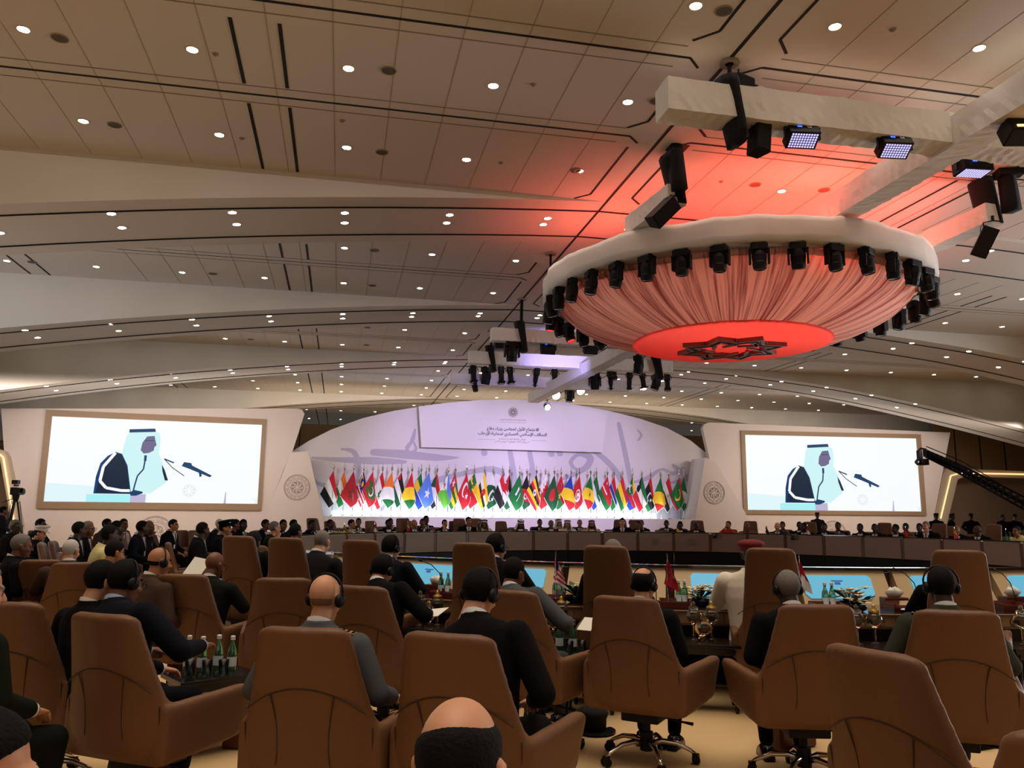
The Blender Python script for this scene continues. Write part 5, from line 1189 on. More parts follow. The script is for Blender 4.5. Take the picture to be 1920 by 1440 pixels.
# ================================================================ PEOPLE
def rotx(p, piv, a, b=0.0):
    v = Vector(p) - Vector(piv); return Vector(piv) + Euler((a, b, 0)).to_matrix() @ v
HEADC = Vector((0, .015, 1.215))
def head_skin(mb):
    m = mb
    m.ell((0, -.014, .035), (.074, .093, .092), 20, 14); m.ell((0, .022, -.02), (.064, .072, .085), 18, 12); m.ell((0, .04, -.075), (.046, .05, .036), 14, 10)
    m.caps((0, .088, .012), (0, .108, -.024), .009, .014, 8); m.ell((0, .105, -.030), (.019, .013, .010), 10, 6); m.ell((0, .078, .030), (.048, .018, .010), 12, 6)
    for s in (-1, 1):
        m.ell((s * .036, .066, -.03), (.024, .024, .024), 10, 8); m.ell((s * .030, .082, .006), (.013, .010, .009), 10, 6)
        m.ell((s * .079, -.004, -.008), (.010, .021, .033), 10, 8, rot=(0, s * .25, 0)); m.ell((s * .083, -.012, .008), (.008, .018, .018), 8, 6)
    m.ell((0, .092, -.058), (.024, .011, .006), 10, 6); m.ell((0, .090, -.068), (.021, .012, .006), 10, 6); m.ell((0, .083, -.100), (.02, .018, .014), 10, 6)
    m.caps((0, -.02, -.06), (0, -.045, -.20), .054, .062, 14)
def hand(mb, w, d, s, curl=.55, n=6):
    """five fingers of different length on a palm; w wrist, d direction of the hand, s +1 right / -1 left"""
    w = Vector(w); d = Vector(d).normalized(); side = d.cross(Vector((0, 0, 1)))
    side = side.normalized() * s if side.length > .1 else Vector((s, 0, 0)); nrm = side.cross(d).normalized() * s
    if nrm.z < 0: nrm = -nrm
    rings = []
    for f, wd, th in ((-.02, .024, .020), (.02, .030, .018), (.055, .040, .015), (.085, .041, .013), (.095, .036, .009)):
        c = w + d * f; rings.append([c - side * .0 + side * wd * cos(a) + nrm * th * sin(a) for a in [2 * pi * q / 12 for q in range(12)]])
    mb.loft(rings)
    for i, (off, L) in enumerate(((.030, .066), (.011, .078), (-.010, .072), (-.029, .056))):
        p = w + d * .085 + side * (-off); dd = d.copy(); pts = [p]; a = curl * (.6 + .12 * i)
        for seg in (.45, .32, .23):
            dd = (dd * cos(a) - nrm * sin(a)).normalized(); p = p + dd * L * seg; pts.append(p.copy()); nr2 = side.cross(dd); a = curl * .8
            nrm2 = nrm
        mb.tube(pts, [.0095, .0088, .0078, .0062], n)
    p = w + d * .03 - side * .030; t1 = (d * .7 - side * .75 - nrm * .25).normalized(); t2 = (d * .95 - side * .2 - nrm * .35).normalized()
    mb.tube([p, p + t1 * .035, p + t1 * .035 + t2 * .028, p + t1 * .035 + t2 * .05], [.014, .0115, .010, .0075], n)
POSES = dict(
    lap=dict(arms=[((.27, .02, .76), (.14, .30, .66)), ((-.27, .02, .76), (-.14, .30, .66))]),
    desk=dict(arms=[((.29, .12, .80), (.17, .38, .79)), ((-.29, .12, .80), (-.17, .38, .79))]),
    chin=dict(arms=[((.28, .14, .80), (.06, .16, 1.05)), ((-.29, .12, .80), (-.10, .34, .79))]),
    write=dict(arms=[((.30, .12, .82), (.20, .42, .80)), ((-.27, .05, .78), (-.15, .36, .76))]),
    phone=dict(arms=[((.27, .18, .86), (.07, .30, 1.12)), ((-.27, .18, .86), (-.07, .30, 1.12))]),
    rest=dict(arms=[((.31, .0, .76), (.34, .24, .70)), ((-.31, .0, .76), (-.34, .24, .70))]),
    cross=dict(arms=[((.28, .02, .78), (-.02, .20, .80)), ((-.28, .02, .78), (.02, .17, .84))]),
    stand=dict(arms=[((.30, -.06, .80), (.12, -.20, .62)), ((-.30, -.06, .80), (-.12, -.20, .62))]),
    standf=dict(arms=[((.29, .0, .78), (.05, .20, .68)), ((-.29, .0, .78), (-.05, .20, .68))]))
def body_meshes(pose, lean, hp, hy, stand, fine, robe, hr=0, side=0):
    """returns skin, top garment, lower garment, shoe meshes and the head matrix"""
    piv = (0, -.02, .56); L = -R(lean)
    def T(p): return rotx(p, piv, L, R(side))
    neck = T((0, -.035, 1.075)); hc = T(tuple(HEADC))
    HM = Matrix.Translation(hc) @ Euler((-R(hp), R(hr), R(hy))).to_matrix().to_4x4()
    arms = POSES[pose]['arms']
    dz = .38 if stand else 0
    sk = MB(); head_skin(sk); sk.v = [tuple(HM @ Vector(p)) for p in sk.v]
    sk.caps(HM @ Vector((0, -.03, -.12)), neck - Vector((0, 0, .08)), .055, .07, 14)
    sk.caps(T((0, -.01, .95)), T((0, 0, .62)), .11, .10, 12)
    for s, (e, w) in ((1, arms[0]), (-1, arms[1])):
        sh = T((s * .17, -.03, 1.0)); e = Vector(e); w = Vector(w); sk.caps(T((0, -.02, 1.0)), sh, .05, .04, 10); sk.caps(sh, e, .038, .032, 10); sk.caps(e, w, .032, .026, 10)
    for s in (1, -1):
        if stand: sk.caps((s * .09, 0, .55), (s * .10, 0, .10), .07, .05, 8); sk.caps((s * .10, 0, .10), (s * .1, 0, -.28), .045, .035, 8)
        else: sk.caps((s * .09, 0, .54), (s * .13, .42, .50), .07, .05, 8); sk.caps((s * .13, .42, .48), (s * .12, .40, .12), .045, .035, 8)
    vox = .0075 if fine else .012
    sm = remesh(sk, 'body', ['skin_tan', 'eye', 'lips', 'hair_black'], vox, 2 if fine else 1)
    hm = MB()
    for s, (e, w) in ((1, arms[0]), (-1, arms[1])):
        e = Vector(e); w = Vector(w); hand(hm, w, (w - e), s, .55, 6 if fine else 5)
    hmm = hm.mesh('hands', ['skin_tan'], True)
    bm = bmesh.new(); bm.from_mesh(sm); bm.from_mesh(hmm); bm.to_mesh(sm); bm.free(); bpy.data.meshes.remove(hmm)
    inv = HM.inverted()
    for f in sm.polygons:
        q = inv @ f.center
        if q.y > .03 and abs(q.z) < .2:
            for s in (-1, 1):
                if (q - Vector((s * .030, .088, .006))).length < .0125: f.material_index = 1
                if abs(q.x - s * .031) < .022 and abs(q.z - .032 + .15 * abs(q.x - s * .03)) < .006 and q.y > .06: f.material_index = 3
            if abs(q.x) < .023 and abs(q.z + .062) < .009 and q.y > .085: f.material_index = 2
    sm.polygons.foreach_set('use_smooth', [True] * len(sm.polygons))
    # top garment
    g = MB(); rings = []
    lv = [(.44, .185, .145, .02), (.52, .19, .148, .01), (.62, .178, .136, 0), (.74, .19, .136, -.005), (.86, .215, .142, -.01), (.95, .226, .128, -.02), (1.02, .212, .106, -.028), (1.062, .150, .09, -.032), (1.085, .085, .075, -.036), (1.112, .071, .069, -.040)]
    if robe: lv = [(a, b * 1.08, c * 1.12, d) for a, b, c, d in lv]
    for z, hw, hd, y in lv:
        ring_ = []
        for q in range(24):
            a = 2 * pi * q / 24; ca, sa = cos(a), sin(a); ring_.append(T((abs(ca) ** .85 * (1 if ca > 0 else -1) * hw, y + sa * hd, z)))
        rings.append(ring_)
    g.loft(rings)
    k = 1.22 if robe else 1
    for s, (e, w) in ((1, arms[0]), (-1, arms[1])):
        sh = T((s * .212, -.03, .985)); e = Vector(e) + Vector((s * .02, 0, 0)); w = Vector(w)
        g.caps(sh, e, .074 * k, .062 * k, 14); g.caps(e, e.lerp(w, .86), .060 * k, .044 * k, 14); g.ell(sh, (.068, .062, .06), 12, 8)
    if stand:
        g.loft([[(.175 * cos(a), .01 + .13 * sin(a), z) for a in [2 * pi * q / 24 for q in range(24)]] for z in (.40, .46, .52)])
    gm = remesh(g, 'jacket', ['cloth_black'], .011 if fine else .018, 3)
    # lower garment
    t = MB()
    if robe:
        t.loft([[(hw * cos(a), y + hd * sin(a), z) for a in [2 * pi * q / 20 for q in range(20)]] for z, hw, hd, y in ((.05, .25, .16, .38), (.30, .23, .15, .38), (.46, .22, .18, .32), (.56, .19, .16, .28))])
        t.loft([[(.20 * cos(a), y, .50 + .09 * sin(a)) for a in [2 * pi * q / 16 for q in range(16)]] for y in (-.12, .1, .3, .45)])
    elif stand:
        for s in (1, -1): t.caps((s * .09, .0, .52), (s * .10, .01, .12), .092, .07, 12); t.caps((s * .10, .01, .12), (s * .10, 0, -.27), .066, .055, 12)
    else:
        for s in (1, -1): t.caps((s * .09, -.02, .54), (s * .13, .43, .50), .092, .070, 12); t.caps((s * .13, .43, .50), (s * .12, .40, .13), .068, .052, 12)
    tm_ = remesh(t, 'trousers', ['cloth_black'], .016 if fine else .022, 2)
    s_ = MB()
    for s in (1, -1):
        y0, z0 = (.0, -.38) if stand else (.40, 0)
        s_.loft([[(s * .12 + x, y0 + y, z0 + z) for x, y in ((-.035, -.09), (.035, -.09), (.045, .02), (.045, .12), (.02, .19), (-.02, .19), (-.045, .12), (-.045, .02))] for z in (.0, .025)] + [[(s * .12 + x, y0 + y, z0 + z) for x, y, z in ((-.03, -.08, .10), (.03, -.08, .10), (.035, .02, .10), (.04, .10, .055), (.018, .17, .04), (-.018, .17, .04), (-.04, .10, .055), (-.035, .02, .10))]])
    shm = s_.mesh('shoes', ['black_gloss'], True)
    return sm, gm, tm_, shm, HM, T, dz
def hair_mesh(kind, seed=0):
    rnd = random.Random(seed); c = Vector((0, -.014, .035)); r = Vector((.074, .093, .092)); m = MB()
    def f(q):
        p = Vector((q.x * r.x, q.y * r.y, q.z * r.z)) + c
        y = p.y; zt = -.075 if y < -.03 else (-.075 + (y + .03) / .075 * .135 if y < .045 else .06 + (y - .045) * .5)
        if kind == 'low': zt += .015
        h = max(0, min(1, (p.z - zt) / .014))
        if kind == 'bald': h *= max(0, min(1, (.025 - p.z) / .02)) * .42
        if kind == 'balding':
            h *= max(0, min(1, ((p - Vector((0, -.035, .125))).length - .062) / .016))
        if kind == 'crown':
            h *= max(0, min(1, ((p - Vector((-.012, -.030, .13))).length - .085) / .02))
        if kind == 'thin': h *= .5
        n = noise.noise(q * 9 + Vector((seed, 0, 0))) * .012 * h
        return .93 + .155 * h + n
    m.ell(c, r, 36, 24, fn=f)
    return m.mesh('hair', ['hair_black'], True)
def head_extra(kind):
    m = MB()
    if kind == 'headset':
        m.torus((0, -.005, .03), .104, .006, 20, 6, rot=(pi / 2, 0, 0), arc=(R(5), R(175)))
        for s in (-1, 1):
            m.tube([(s * .078, -.002, -.004), (s * .092, -.002, -.004), (s * .106, -.002, -.004)], [.034, .038, .026], 16); m.tube([(s * .103, -.002, 0), (s * .103, -.002, .05)], .006, 6)
        return m.mesh('headset', ['black'], True)
    if kind == 'glasses':
        for s in (-1, 1):
            m.torus((s * .033, .108, .004), .022, .0018, 16, 4, rot=(pi / 2, 0, 0)); m.tube([(s * .055, .105, .008), (s * .084, .05, .010), (s * .086, -.015, .006)], .002, 4)
        m.tube([(-.011, .112, .006), (.011, .112, .006)], .002, 4)
        return m.mesh('glasses', ['dark_metal'])
    if kind in ('cap', 'guardcap'):
        m.lathe([(.092, .055), (.094, .105)], (0, -.01, 0), 24); big = .125 if kind == 'cap' else .10
        m.v = [(x, y * 1.12, z) for x, y, z in m.v]
        n0 = len(m.v); m.lathe([(.094, .10), (big, .125), (big - .005, .145), (.05, .155), (.01, .155)], (0, 0, 0), 24)
        m.v = m.v[:n0] + [(x, y * 1.1, z + y * .22) for x, y, z in m.v[n0:]]
        m.loft([[(.088 * cos(a), .02 + .088 * sin(a), .062) for a in [R(30 + 12 * i) for i in range(11)]] + [(.085 * cos(a), .02 + .088 * sin(a) + .05 * sin(a), .045) for a in [R(150 - 12 * i) for i in range(11)]], [(.088 * cos(a), .02 + .088 * sin(a), .067) for a in [R(30 + 12 * i) for i in range(11)]] + [(.085 * cos(a), .02 + .088 * sin(a) + .05 * sin(a), .05) for a in [R(150 - 12 * i) for i in range(11)]]])
        return m.mesh('peaked_cap', ['cloth_navy'], True)
    if kind == 'beret':
        m.lathe([(.09, .04), (.10, .07), (.118, .09), (.11, .118), (.06, .135), (.01, .14)], (0, -.01, 0), 24); return m.mesh('beret', ['beret_red'], True)
    if kind == 'turban':
        for i in range(5): m.torus((0, -.015, .06 + .02 * i), .085 - .006 * i, .022, 20, 8, rot=(.12 * (-1) ** i, .08, 0))
        m.ell((0, -.015, .12), (.07, .08, .04), 14, 8); return m.mesh('turban', ['ghutra_white'], True)
    if kind == 'ghutra':
        N = 40; rings = []
        for j, (r0, z) in enumerate(((.02, .145), (.07, .135), (.098, .10), (.106, .06), (.108, .01), (.115, -.05), (.13, -.11), (.155, -.16), (.17, -.22))):
            ring_ = []
            for i in range(N):
                a = 2 * pi * i / N; front = max(0, sin(a)); r_ = r0 * (1 + .05 * sin(a * 9) * (j > 4)); zz = z
                if front > .55 and j > 3: zz = max(z, .055 + (j - 3) * .0); r_ = .10
                elif front > .25 and j > 3: r_ *= .92
                ring_.append((r_ * cos(a) * (.95 if j < 5 else 1.1), -.012 + r_ * sin(a) * 1.05, zz))
            rings.append(ring_)
        m.loft(rings, cap=False); return m.mesh('headcloth', ['ghutra_white'], True)
    if kind == 'agal':
        for z in (.098, .112): m.torus((0, -.012, z), .094, .010, 28, 6)
        m.v = [(x, y * 1.08, z + .12 * (y)) for x, y, z in m.v]; return m.mesh('head_cord', ['black'], True)
    if kind == 'mustache':
        m.tube([(-.028, .094, -.052), (0, .108, -.045), (.028, .094, -.052)], [.004, .007, .004], 6); return m.mesh('moustache', ['hair_black'])
    if kind == 'beard':
        m.ell((0, .048, -.078), (.055, .055, .046), 18, 12, fn=lambda q: 1.0 if q.y > -.3 and q.z < .55 and not (abs(q.x) < .45 and q.z > .22 and q.y > .5) else .75)
        m.tube([(-.03, .094, -.054), (0, .110, -.045), (.03, .094, -.054)], [.005, .008, .005], 6); return m.mesh('beard', ['hair_black'], True)
def shirt_mesh(T, tie):
    m = MB(); rings = []
    for z, r in ((1.07, .0675), (1.09, .0665), (1.108, .064)):
        rings.append([T((r * 1.02 * cos(a), -.036 + r * 1.02 * sin(a) + (.0 if z < 1.1 else 0), z - .026 * sin(a))) for a in [2 * pi * q / 24 for q in range(24)]])
    m.loft(rings, 0, cap=False)
    def ch(x, z):
        hd = .130 if z < .9 else .130 - (z - .9) * .22
        return -.012 - (z - .86) * .06 + hd * sqrt(max(0, 1 - (x / .20) ** 2)) + .010
    for i in range(6):
        z0 = .84 + .038 * i; z1 = z0 + .038; w0 = .004 + .0115 * i * 1.05; w1 = .004 + .0115 * (i + 1) * 1.05
        m.loft([[T((-w0, ch(w0, z0), z0)), T((w0, ch(w0, z0), z0)), T((w1, ch(w1, z1), z1)), T((-w1, ch(w1, z1), z1))], [T((-w0, ch(w0, z0) - .02, z0)), T((w0, ch(w0, z0) - .02, z0)), T((w1, ch(w1, z1) - .02, z1)), T((-w1, ch(w1, z1) - .02, z1))]], 0)
        if tie:
            a = .012 + .010 * (5 - i) / 5; m.loft([[T((-a, ch(0, z0) + .006, z0)), T((a, ch(0, z0) + .006, z0)), T((a * .9, ch(0, z1) + .006, z1)), T((-a * .9, ch(0, z1) + .006, z1))], [T((-a, ch(0, z0) - .004, z0)), T((a, ch(0, z0) - .004, z0)), T((a * .9, ch(0, z1) - .004, z1)), T((-a * .9, ch(0, z1) - .004, z1))]], 1)
    return m.mesh('shirt', ['shirt_white', 'tie_dark'], False)
def cuff_mesh(pose):
    m = MB()
    for (e, w) in POSES[pose]['arms']:
        e = Vector(e); w = Vector(w); m.tube([e.lerp(w, .93), e.lerp(w, 1.02)], [.037, .033], 14)
    return m.mesh('cuffs', ['shirt_white'], True)
NP = [0]
def person(p, rz, label, skin='tan', cloth='black', pose='lap', lean=5, hp=10, hy=0, hr=0, hair='short', hc='black', extras=(), shirt='shirt_white', tie=True, stand=False, fine=False, group=None, z0=0.0, scale=1.0, epaulette=False, low=None, tiec='tie_dark', lowcol=None, legs=True, side=0):
    robe = cloth.endswith('robe')
    if not fine: lean = round(lean / 6) * 6; hp = round(hp / 12) * 12; hy = round(hy / 25) * 25; hr = 0
    key = ('body', pose, lean, hp, hy, stand, fine, robe, hr, side)
    sm, gm, tm_, shm, HM, T, dz = cached(key, lambda: body_meshes(pose, lean, hp, hy, stand, fine, robe, hr, side))
    t = thing('person', label, 'person', (p[0], p[1], z0), rz, group); t.scale = (scale,) * 3
    loc = (0, 0, dz)
    cm = 'cloth_' + cloth
    bmats = ['skin_' + skin, 'eye', 'lips' if skin in ('light', 'tan') else 'skin_' + skin, 'hair_' + hc]
    obj('body', sm, t, loc, mats=bmats)
    obj('robe' if robe else 'jacket', gm, t, loc, mats=[cm])
    if legs: obj('robe_skirt' if robe else 'trousers', tm_, t, loc, mats=[cm if not lowcol else 'cloth_' + lowcol]); obj('shoes', shm, t, loc)
    if shirt:
        s = cached(('shirt', lean, tie, side), lambda: shirt_mesh(T, tie)); obj('shirt', s, t, loc, mats=[shirt, tiec] if tie else [shirt, tiec])
        if fine: obj('cuffs', cached(('cuff', pose), lambda: cuff_mesh(pose)), t, loc, mats=[shirt])
    loc2, rot2, _ = HM.decompose(); hl = loc2 + Vector((0, 0, dz))
    def on_head(n, me, mm):
        o = obj(n, me, t, hl, rot=rot2.to_euler(), mats=mm); return o
    if hair and hair != 'none': on_head('hair', cached(('hair', hair, NP[0] % 3), lambda: hair_mesh(hair, NP[0] % 3)), ['hair_' + hc])
    for e in extras:
        if e == 'badge':
            obj('badge', MB().box(T((.05, .135, .80)), (.055, .008, .08)).mesh('badge', ['paper']), t, loc); continue
        n, mm = {'headset': ('headset', ['black']), 'glasses': ('glasses', ['dark_metal']), 'cap': ('peaked_cap', ['cloth_navy']), 'whitecap': ('peaked_cap', ['shirt_white']), 'guardcap': ('peaked_cap', ['black']), 'beret': ('beret', ['beret_red']), 'turban': ('turban', ['ghutra_white']), 'ghutra': ('headcloth', ['ghutra_white']), 'checkghutra': ('headcloth', ['ghutra_check']), 'agal': ('head_cord', ['black']), 'mustache': ('moustache', ['hair_' + hc]), 'beard': ('beard', ['hair_' + hc])}[e]
        base_e = {'whitecap': 'cap', 'checkghutra': 'ghutra'}.get(e, e)
        on_head(n, cached(('x', base_e), lambda: head_extra(base_e)), mm)
    if epaulette:
        for s in (-1, 1):
            a = T((s * .08, -.035, 1.062)); b = T((s * .205, -.04, 1.035)); m = MB(); d = (b - a).normalized(); n = Vector((0, 1, 0)); u_ = d.cross(n) * -s if False else Vector((0, 0, 1))
            m.loft([[a + n * .026 + u_ * .006, a - n * .026 + u_ * .006, a - n * .026 + u_ * .016, a + n * .026 + u_ * .016], [b + n * .032 + u_ * .004, b - n * .032 + u_ * .004, b - n * .032 + u_ * .016, b + n * .032 + u_ * .016]])
            e_ = obj('epaulette', m.mesh('epaulette', ['gold' if epaulette == 'gold' else 'cloth_navy']), t, loc)
            m = MB()
            for q in range(4): c_ = a.lerp(b, .2 + .22 * q) + u_ * .018; m.box(c_, (.012, .03, .004))
            obj('rank_bar', m.mesh('rank_bar', ['cloth_navy' if epaulette == 'gold' else 'gold']), e_)
    NP[0] += 1
    return t
# ================================================================ PLACING CHAIRS AND PEOPLE
REL = dict(S1=48, S2=23, S3=26, S4=20, S5=-18, S6=-13, S7=38, S8=40, S9=28, S10=12, S11=32, S12=32, S13=22, S14=6, T0=34, T1=30, T2=30, T3=24, T4=18, T5=6, T6=-8)
def seat_at(px, py, tall, rel):
    """floor point and turn of a chair whose back top is seen at that pixel; rel = degrees it faces right of the sight line"""
    b = ringpt(px, 10.72) if tall else onz(px, py, 1.12)
    a = -(atan2(b.x, b.y) + R(rel)); off = .47 if tall else .41
    return Vector((b.x - sin(a) * off, b.y + cos(a) * off, 0)), a
def fwd(p, a, d, s=0): return Vector((p.x - sin(a) * d + cos(a) * s, p.y + cos(a) * d + sin(a) * s, 0))
# --- third row (closest to the camera) and second row: (px, py of back top, label, turn)
NEAR = [
 ('S1', 188, 1150, 'tan armchair of the man in navy suit with headset at the front left', 6),
 ('S2', 566, 1176, 'tan armchair of the bald officer in grey uniform', 2),
 ('S3', 836, 1187, 'tan armchair of the black-haired man in black suit, left of centre in front', 3),
 ('S4', 1170, 1118, 'tan swivel armchair on a chrome star base, of the balding man with headset', 4),
 ('S5', 1533, 1133, 'tan swivel armchair of the grey-haired man in black suit with headband', 3),
 ('S6', 1795, 1144, 'tan armchair of the officer in green uniform', -2),
 ('S7', 1625, 1216, 'large empty tan armchair at the lower right, turned right', 33),
 ('S8', 8, 1128, 'tan armchair cut off by the left edge of the frame', 6),
 ('S9', 340, 1076, 'tan armchair of the bald man reading papers', 8),
 ('S10', 530, 1083, 'tan armchair behind the bald officer, half hidden by his chair', -4),
 ('S11', 672, 1098, 'tan armchair of the man with glasses and headset bending forward', 10),
 ('S12', 952, 1106, 'tan armchair of the man in pale grey uniform', 10),
 ('S13', 78, 1049, 'tan armchair at the left behind the man with glasses', -6),
 ('S14', 143, 1054, 'tan armchair of the bald man resting his hand on his cheek', -12)]
ST = {}
for n, px, py, lab, ex in NEAR:
    p, a = seat_at(px, py, False, REL[n])
    ST[n] = (p, a); chair(p, a, lab)
TALL = [('T1', 535, 'high-backed tan chair left of the grey-haired man in dark suit'), ('T2', 675, 'high-backed tan chair of the delegate leaning over the table beside two monitors'), ('T3', 885, 'high-backed tan chair left of the delegate with headset and black suit'), ('T4', 1134, 'high-backed tan chair nearly hiding a grey-haired delegate'), ('T5', 1442, 'high-backed tan chair of the delegate with dark red cap'), ('T6', 1795, 'high-backed tan chair in front of the green-uniformed officer'), ('T0', 446, 'high-backed tan chair of the man in dark suit at the left of the table')]
for n, px, lab in TALL:
    p, a = seat_at(px, 0, True, REL[n]); ST[n] = (p, a); chair(p, a, lab, True)
HEADPX = dict(S1=(226, 1050), S2=(612, 1078), S3=(898, 1064), S4=(1207, 1065), S5=(1475, 1070), S6=(1762, 1063), S9=(404, 1035), S11=(714, 1038), S12=(962, 1045), S14=(135, 1011), T1=(605, 993), T2=(733, 1003), T3=(930, 1000), T4=(1150, 1012), T5=(1408, 1014), T0=(467, 992))
def sit(n, lab, d=.06, s=0, extra=0, **k):
    """seat a person in chair n; sideways shift and stature follow where the photo shows the head"""
    p, a = ST[n]; a2 = a + R(extra); sc = k.get('scale', 1.0)
    sd = dict(S1=-15, S3=-10, S11=-15, S12=-16, T0=-14, T3=-6, T2=-6).get(n, 0); k['side'] = sd; ls = .66 * sin(R(sd))
    if n in HEADPX:
        tx, ty = HEADPX[n]; d -= .08; ln = R(k.get('lean', 5)); fy = .015 + .66 * sin(ln); hz = .56 + .66 * cos(ln) * cos(R(sd)) + .118
        def hp_(s, sc, d): q = fwd(fwd(p, a, d, s), a2, fy * sc, ls * sc); return proj((q.x, q.y, hz * sc))
        for _ in range(4):
            lo, hi = -.30, .30
            for _i in range(20):
                s = (lo + hi) / 2
                if hp_(s, sc, d)[0] < tx: lo = s
                else: hi = s
            l2, h2 = .94, 1.12
            for _i in range(20):
                sc = (l2 + h2) / 2
                if hp_(s, sc, d)[1] > ty: l2 = sc
                else: h2 = sc
        print(n, 's %.2f sc %.2f' % (s, sc), hp_(s, sc, d), (tx, ty))
    k['scale'] = sc
    return person(fwd(p, a, d, s), a2, lab, **k)
sit('S1', 'man in navy suit with headset and glasses, seen from behind at the front left', .10, .03, skin='brown', cloth='navy', pose='write', lean=12, hp=14, hy=-12, extras=('headset', 'glasses'), shirt='shirt_blue', fine=True)
sit('S2', 'bald officer in grey uniform with headset and gold shoulder boards, seen from behind', .05, 0, skin='light', cloth='grey_uniform', pose='rest', lean=6, hp=6, hy=-10, hair='bald', hc='stubble', extras=('headset', 'glasses'), fine=True, epaulette='gold', scale=1.04)
sit('S3', 'black-haired man in black suit and white collar, seen from behind', .12, .05, skin='light', cloth='black', pose='lap', lean=15, hp=18, hy=-12, extras=('headset',), fine=True, scale=1.05)
sit('S4', 'balding man in black suit with headset, seen from behind at the centre', .08, .02, skin='light', cloth='black', pose='lap', lean=8, hp=6, hy=-14, hair='balding', extras=('headset',), fine=True, scale=1.03)
sit('S5', 'grey-haired man in black suit with a headset band round the back of his head', .10, -.10, skin='dark', cloth='black', pose='lap', lean=10, hp=12, hy=10, hair='low', hc='grey', extras=('headset',), fine=True, scale=1.05)
sit('S6', 'officer in green uniform with large black headphones, seen from behind', .05, -.02, skin='dark', cloth='green_uniform', pose='rest', lean=5, hp=6, hy=4, extras=('headset',), fine=True, epaulette='navy', scale=1.05)
sit('S9', 'bald man in dark green uniform with glasses reading white papers', .14, .16, skin='brown', cloth='dark_green', pose='write', lean=10, hp=16, hy=-20, hair='none', extras=('glasses',), fine=True)
sit('S11', 'black-haired man in black suit with headset bending over his lap', .20, .04, skin='tan', cloth='black', pose='write', lean=22, hp=22, hy=-8, extras=('headset', 'glasses'), fine=True)
sit('S12', 'black-haired man in pale grey uniform holding a notepad', .20, .0, skin='brown', cloth='grey_uniform', pose='write', lean=15, hp=16, hy=-10, fine=True, epaulette='gold')
sit('S14', 'bald pale man leaning his face on his hand', .14, -.02, skin='light', cloth='brown_suit', pose='chin', lean=8, hp=8, hy=-30, hair='thin', hc='white', fine=True)
sit('T1', 'grey-haired man in dark suit leaning on the table, writing', .24, .10, skin='light', cloth='charcoal', pose='desk', lean=16, hp=16, hair='thin', hc='grey', fine=True)
sit('T2', 'delegate in dark suit with headset and glasses, arms on the table by the monitors', .30, .06, skin='tan', cloth='navy', pose='desk', lean=16, hp=10, hy=-16, extras=('headset', 'glasses'), fine=True)
sit('T3', 'delegate in black suit with headset looking right, by the high chair', .30, .10, skin='tan', cloth='black', pose='desk', lean=14, hp=8, hy=-24, extras=('headset', 'glasses'), fine=True, scale=1.05)
sit('T4', 'grey-haired delegate whose head tops the high-backed chair', .30, .14, skin='light', cloth='charcoal', pose='desk', lean=6, hp=0, hc='grey', fine=True, scale=1.08, extra=0)
sit('T5', 'delegate in white robe and dark red cap, mostly hidden by his high chair', .22, -.12, skin='dark', cloth='white_robe', pose='desk', lean=4, hp=0, hair='none', extras=('beret',), shirt=None, fine=True, scale=1.10)
sit('T6', 'delegate in dark suit hidden in the high-backed chair at the right', .20, 0, skin='dark', cloth='black', pose='desk', lean=4, hp=0)
sit('T0', 'dark-haired man in black suit bending over papers left of the high chair', .30, .0, skin='dark', cloth='black', pose='desk', lean=22, hp=20, scale=1.0)
def head_at(px, py, lab, turn=None, chairl=None, off=.0, h=1.34, **k):
    sc = k.get('scale', 1.0); b = onz(px, py, h * sc); a = face_centre(b) if turn is None else R(turn)
    p = Vector((b.x, b.y, 0)); p = fwd(p, a, -.05)
    if chairl: chair(fwd(p, a, -.04), a, chairl, base=False)
    return person(p, a, lab, **k)
# left foreground
head_at(196, 1064, 'black-haired man with white collar leaning left, beside the man in navy suit', skin='light', cloth='black', pose='rest', lean=2, hp=12, hy=-8, fine=True, h=1.30)
head_at(290, 1034, 'bald man in brown jacket with headset, behind the man in navy suit', skin='tan', cloth='brown_suit', pose='lap', lean=8, hp=8, hy=-10, hair='bald', extras=('headset',), fine=True, h=1.30)
head_at(36, 1001, 'man in black suit with glasses facing right, at the far left', skin='brown', cloth='black', pose='lap', lean=6, hp=8, hy=-12, hair='low', hc='grey', extras=('glasses',), fine=True, chairl='tan chair of the man with glasses at the far left', scale=1.03)
head_at(-46, 1056, 'grey-templed man in olive uniform cut by the left edge', skin='light', cloth='dark_green', pose='lap', lean=6, hp=10, hy=-20, hair='low', hc='grey', fine=True, scale=1.04)
head_at(203, 1012, 'black-haired man with blue collar between the two bald men', skin='tan', cloth='black', pose='lap', lean=10, hp=16, fine=True)
head_at(73, 987, 'officer in a white-topped peaked cap and dark uniform', skin='light', cloth='dark_green', pose='lap', hp=8, extras=('whitecap',), fine=False)
head_at(104, 966, 'uniformed man in a tall dark peaked cap looking right', skin='dark', cloth='navy', hp=0, hy=-20, extras=('cap',), scale=1.04)
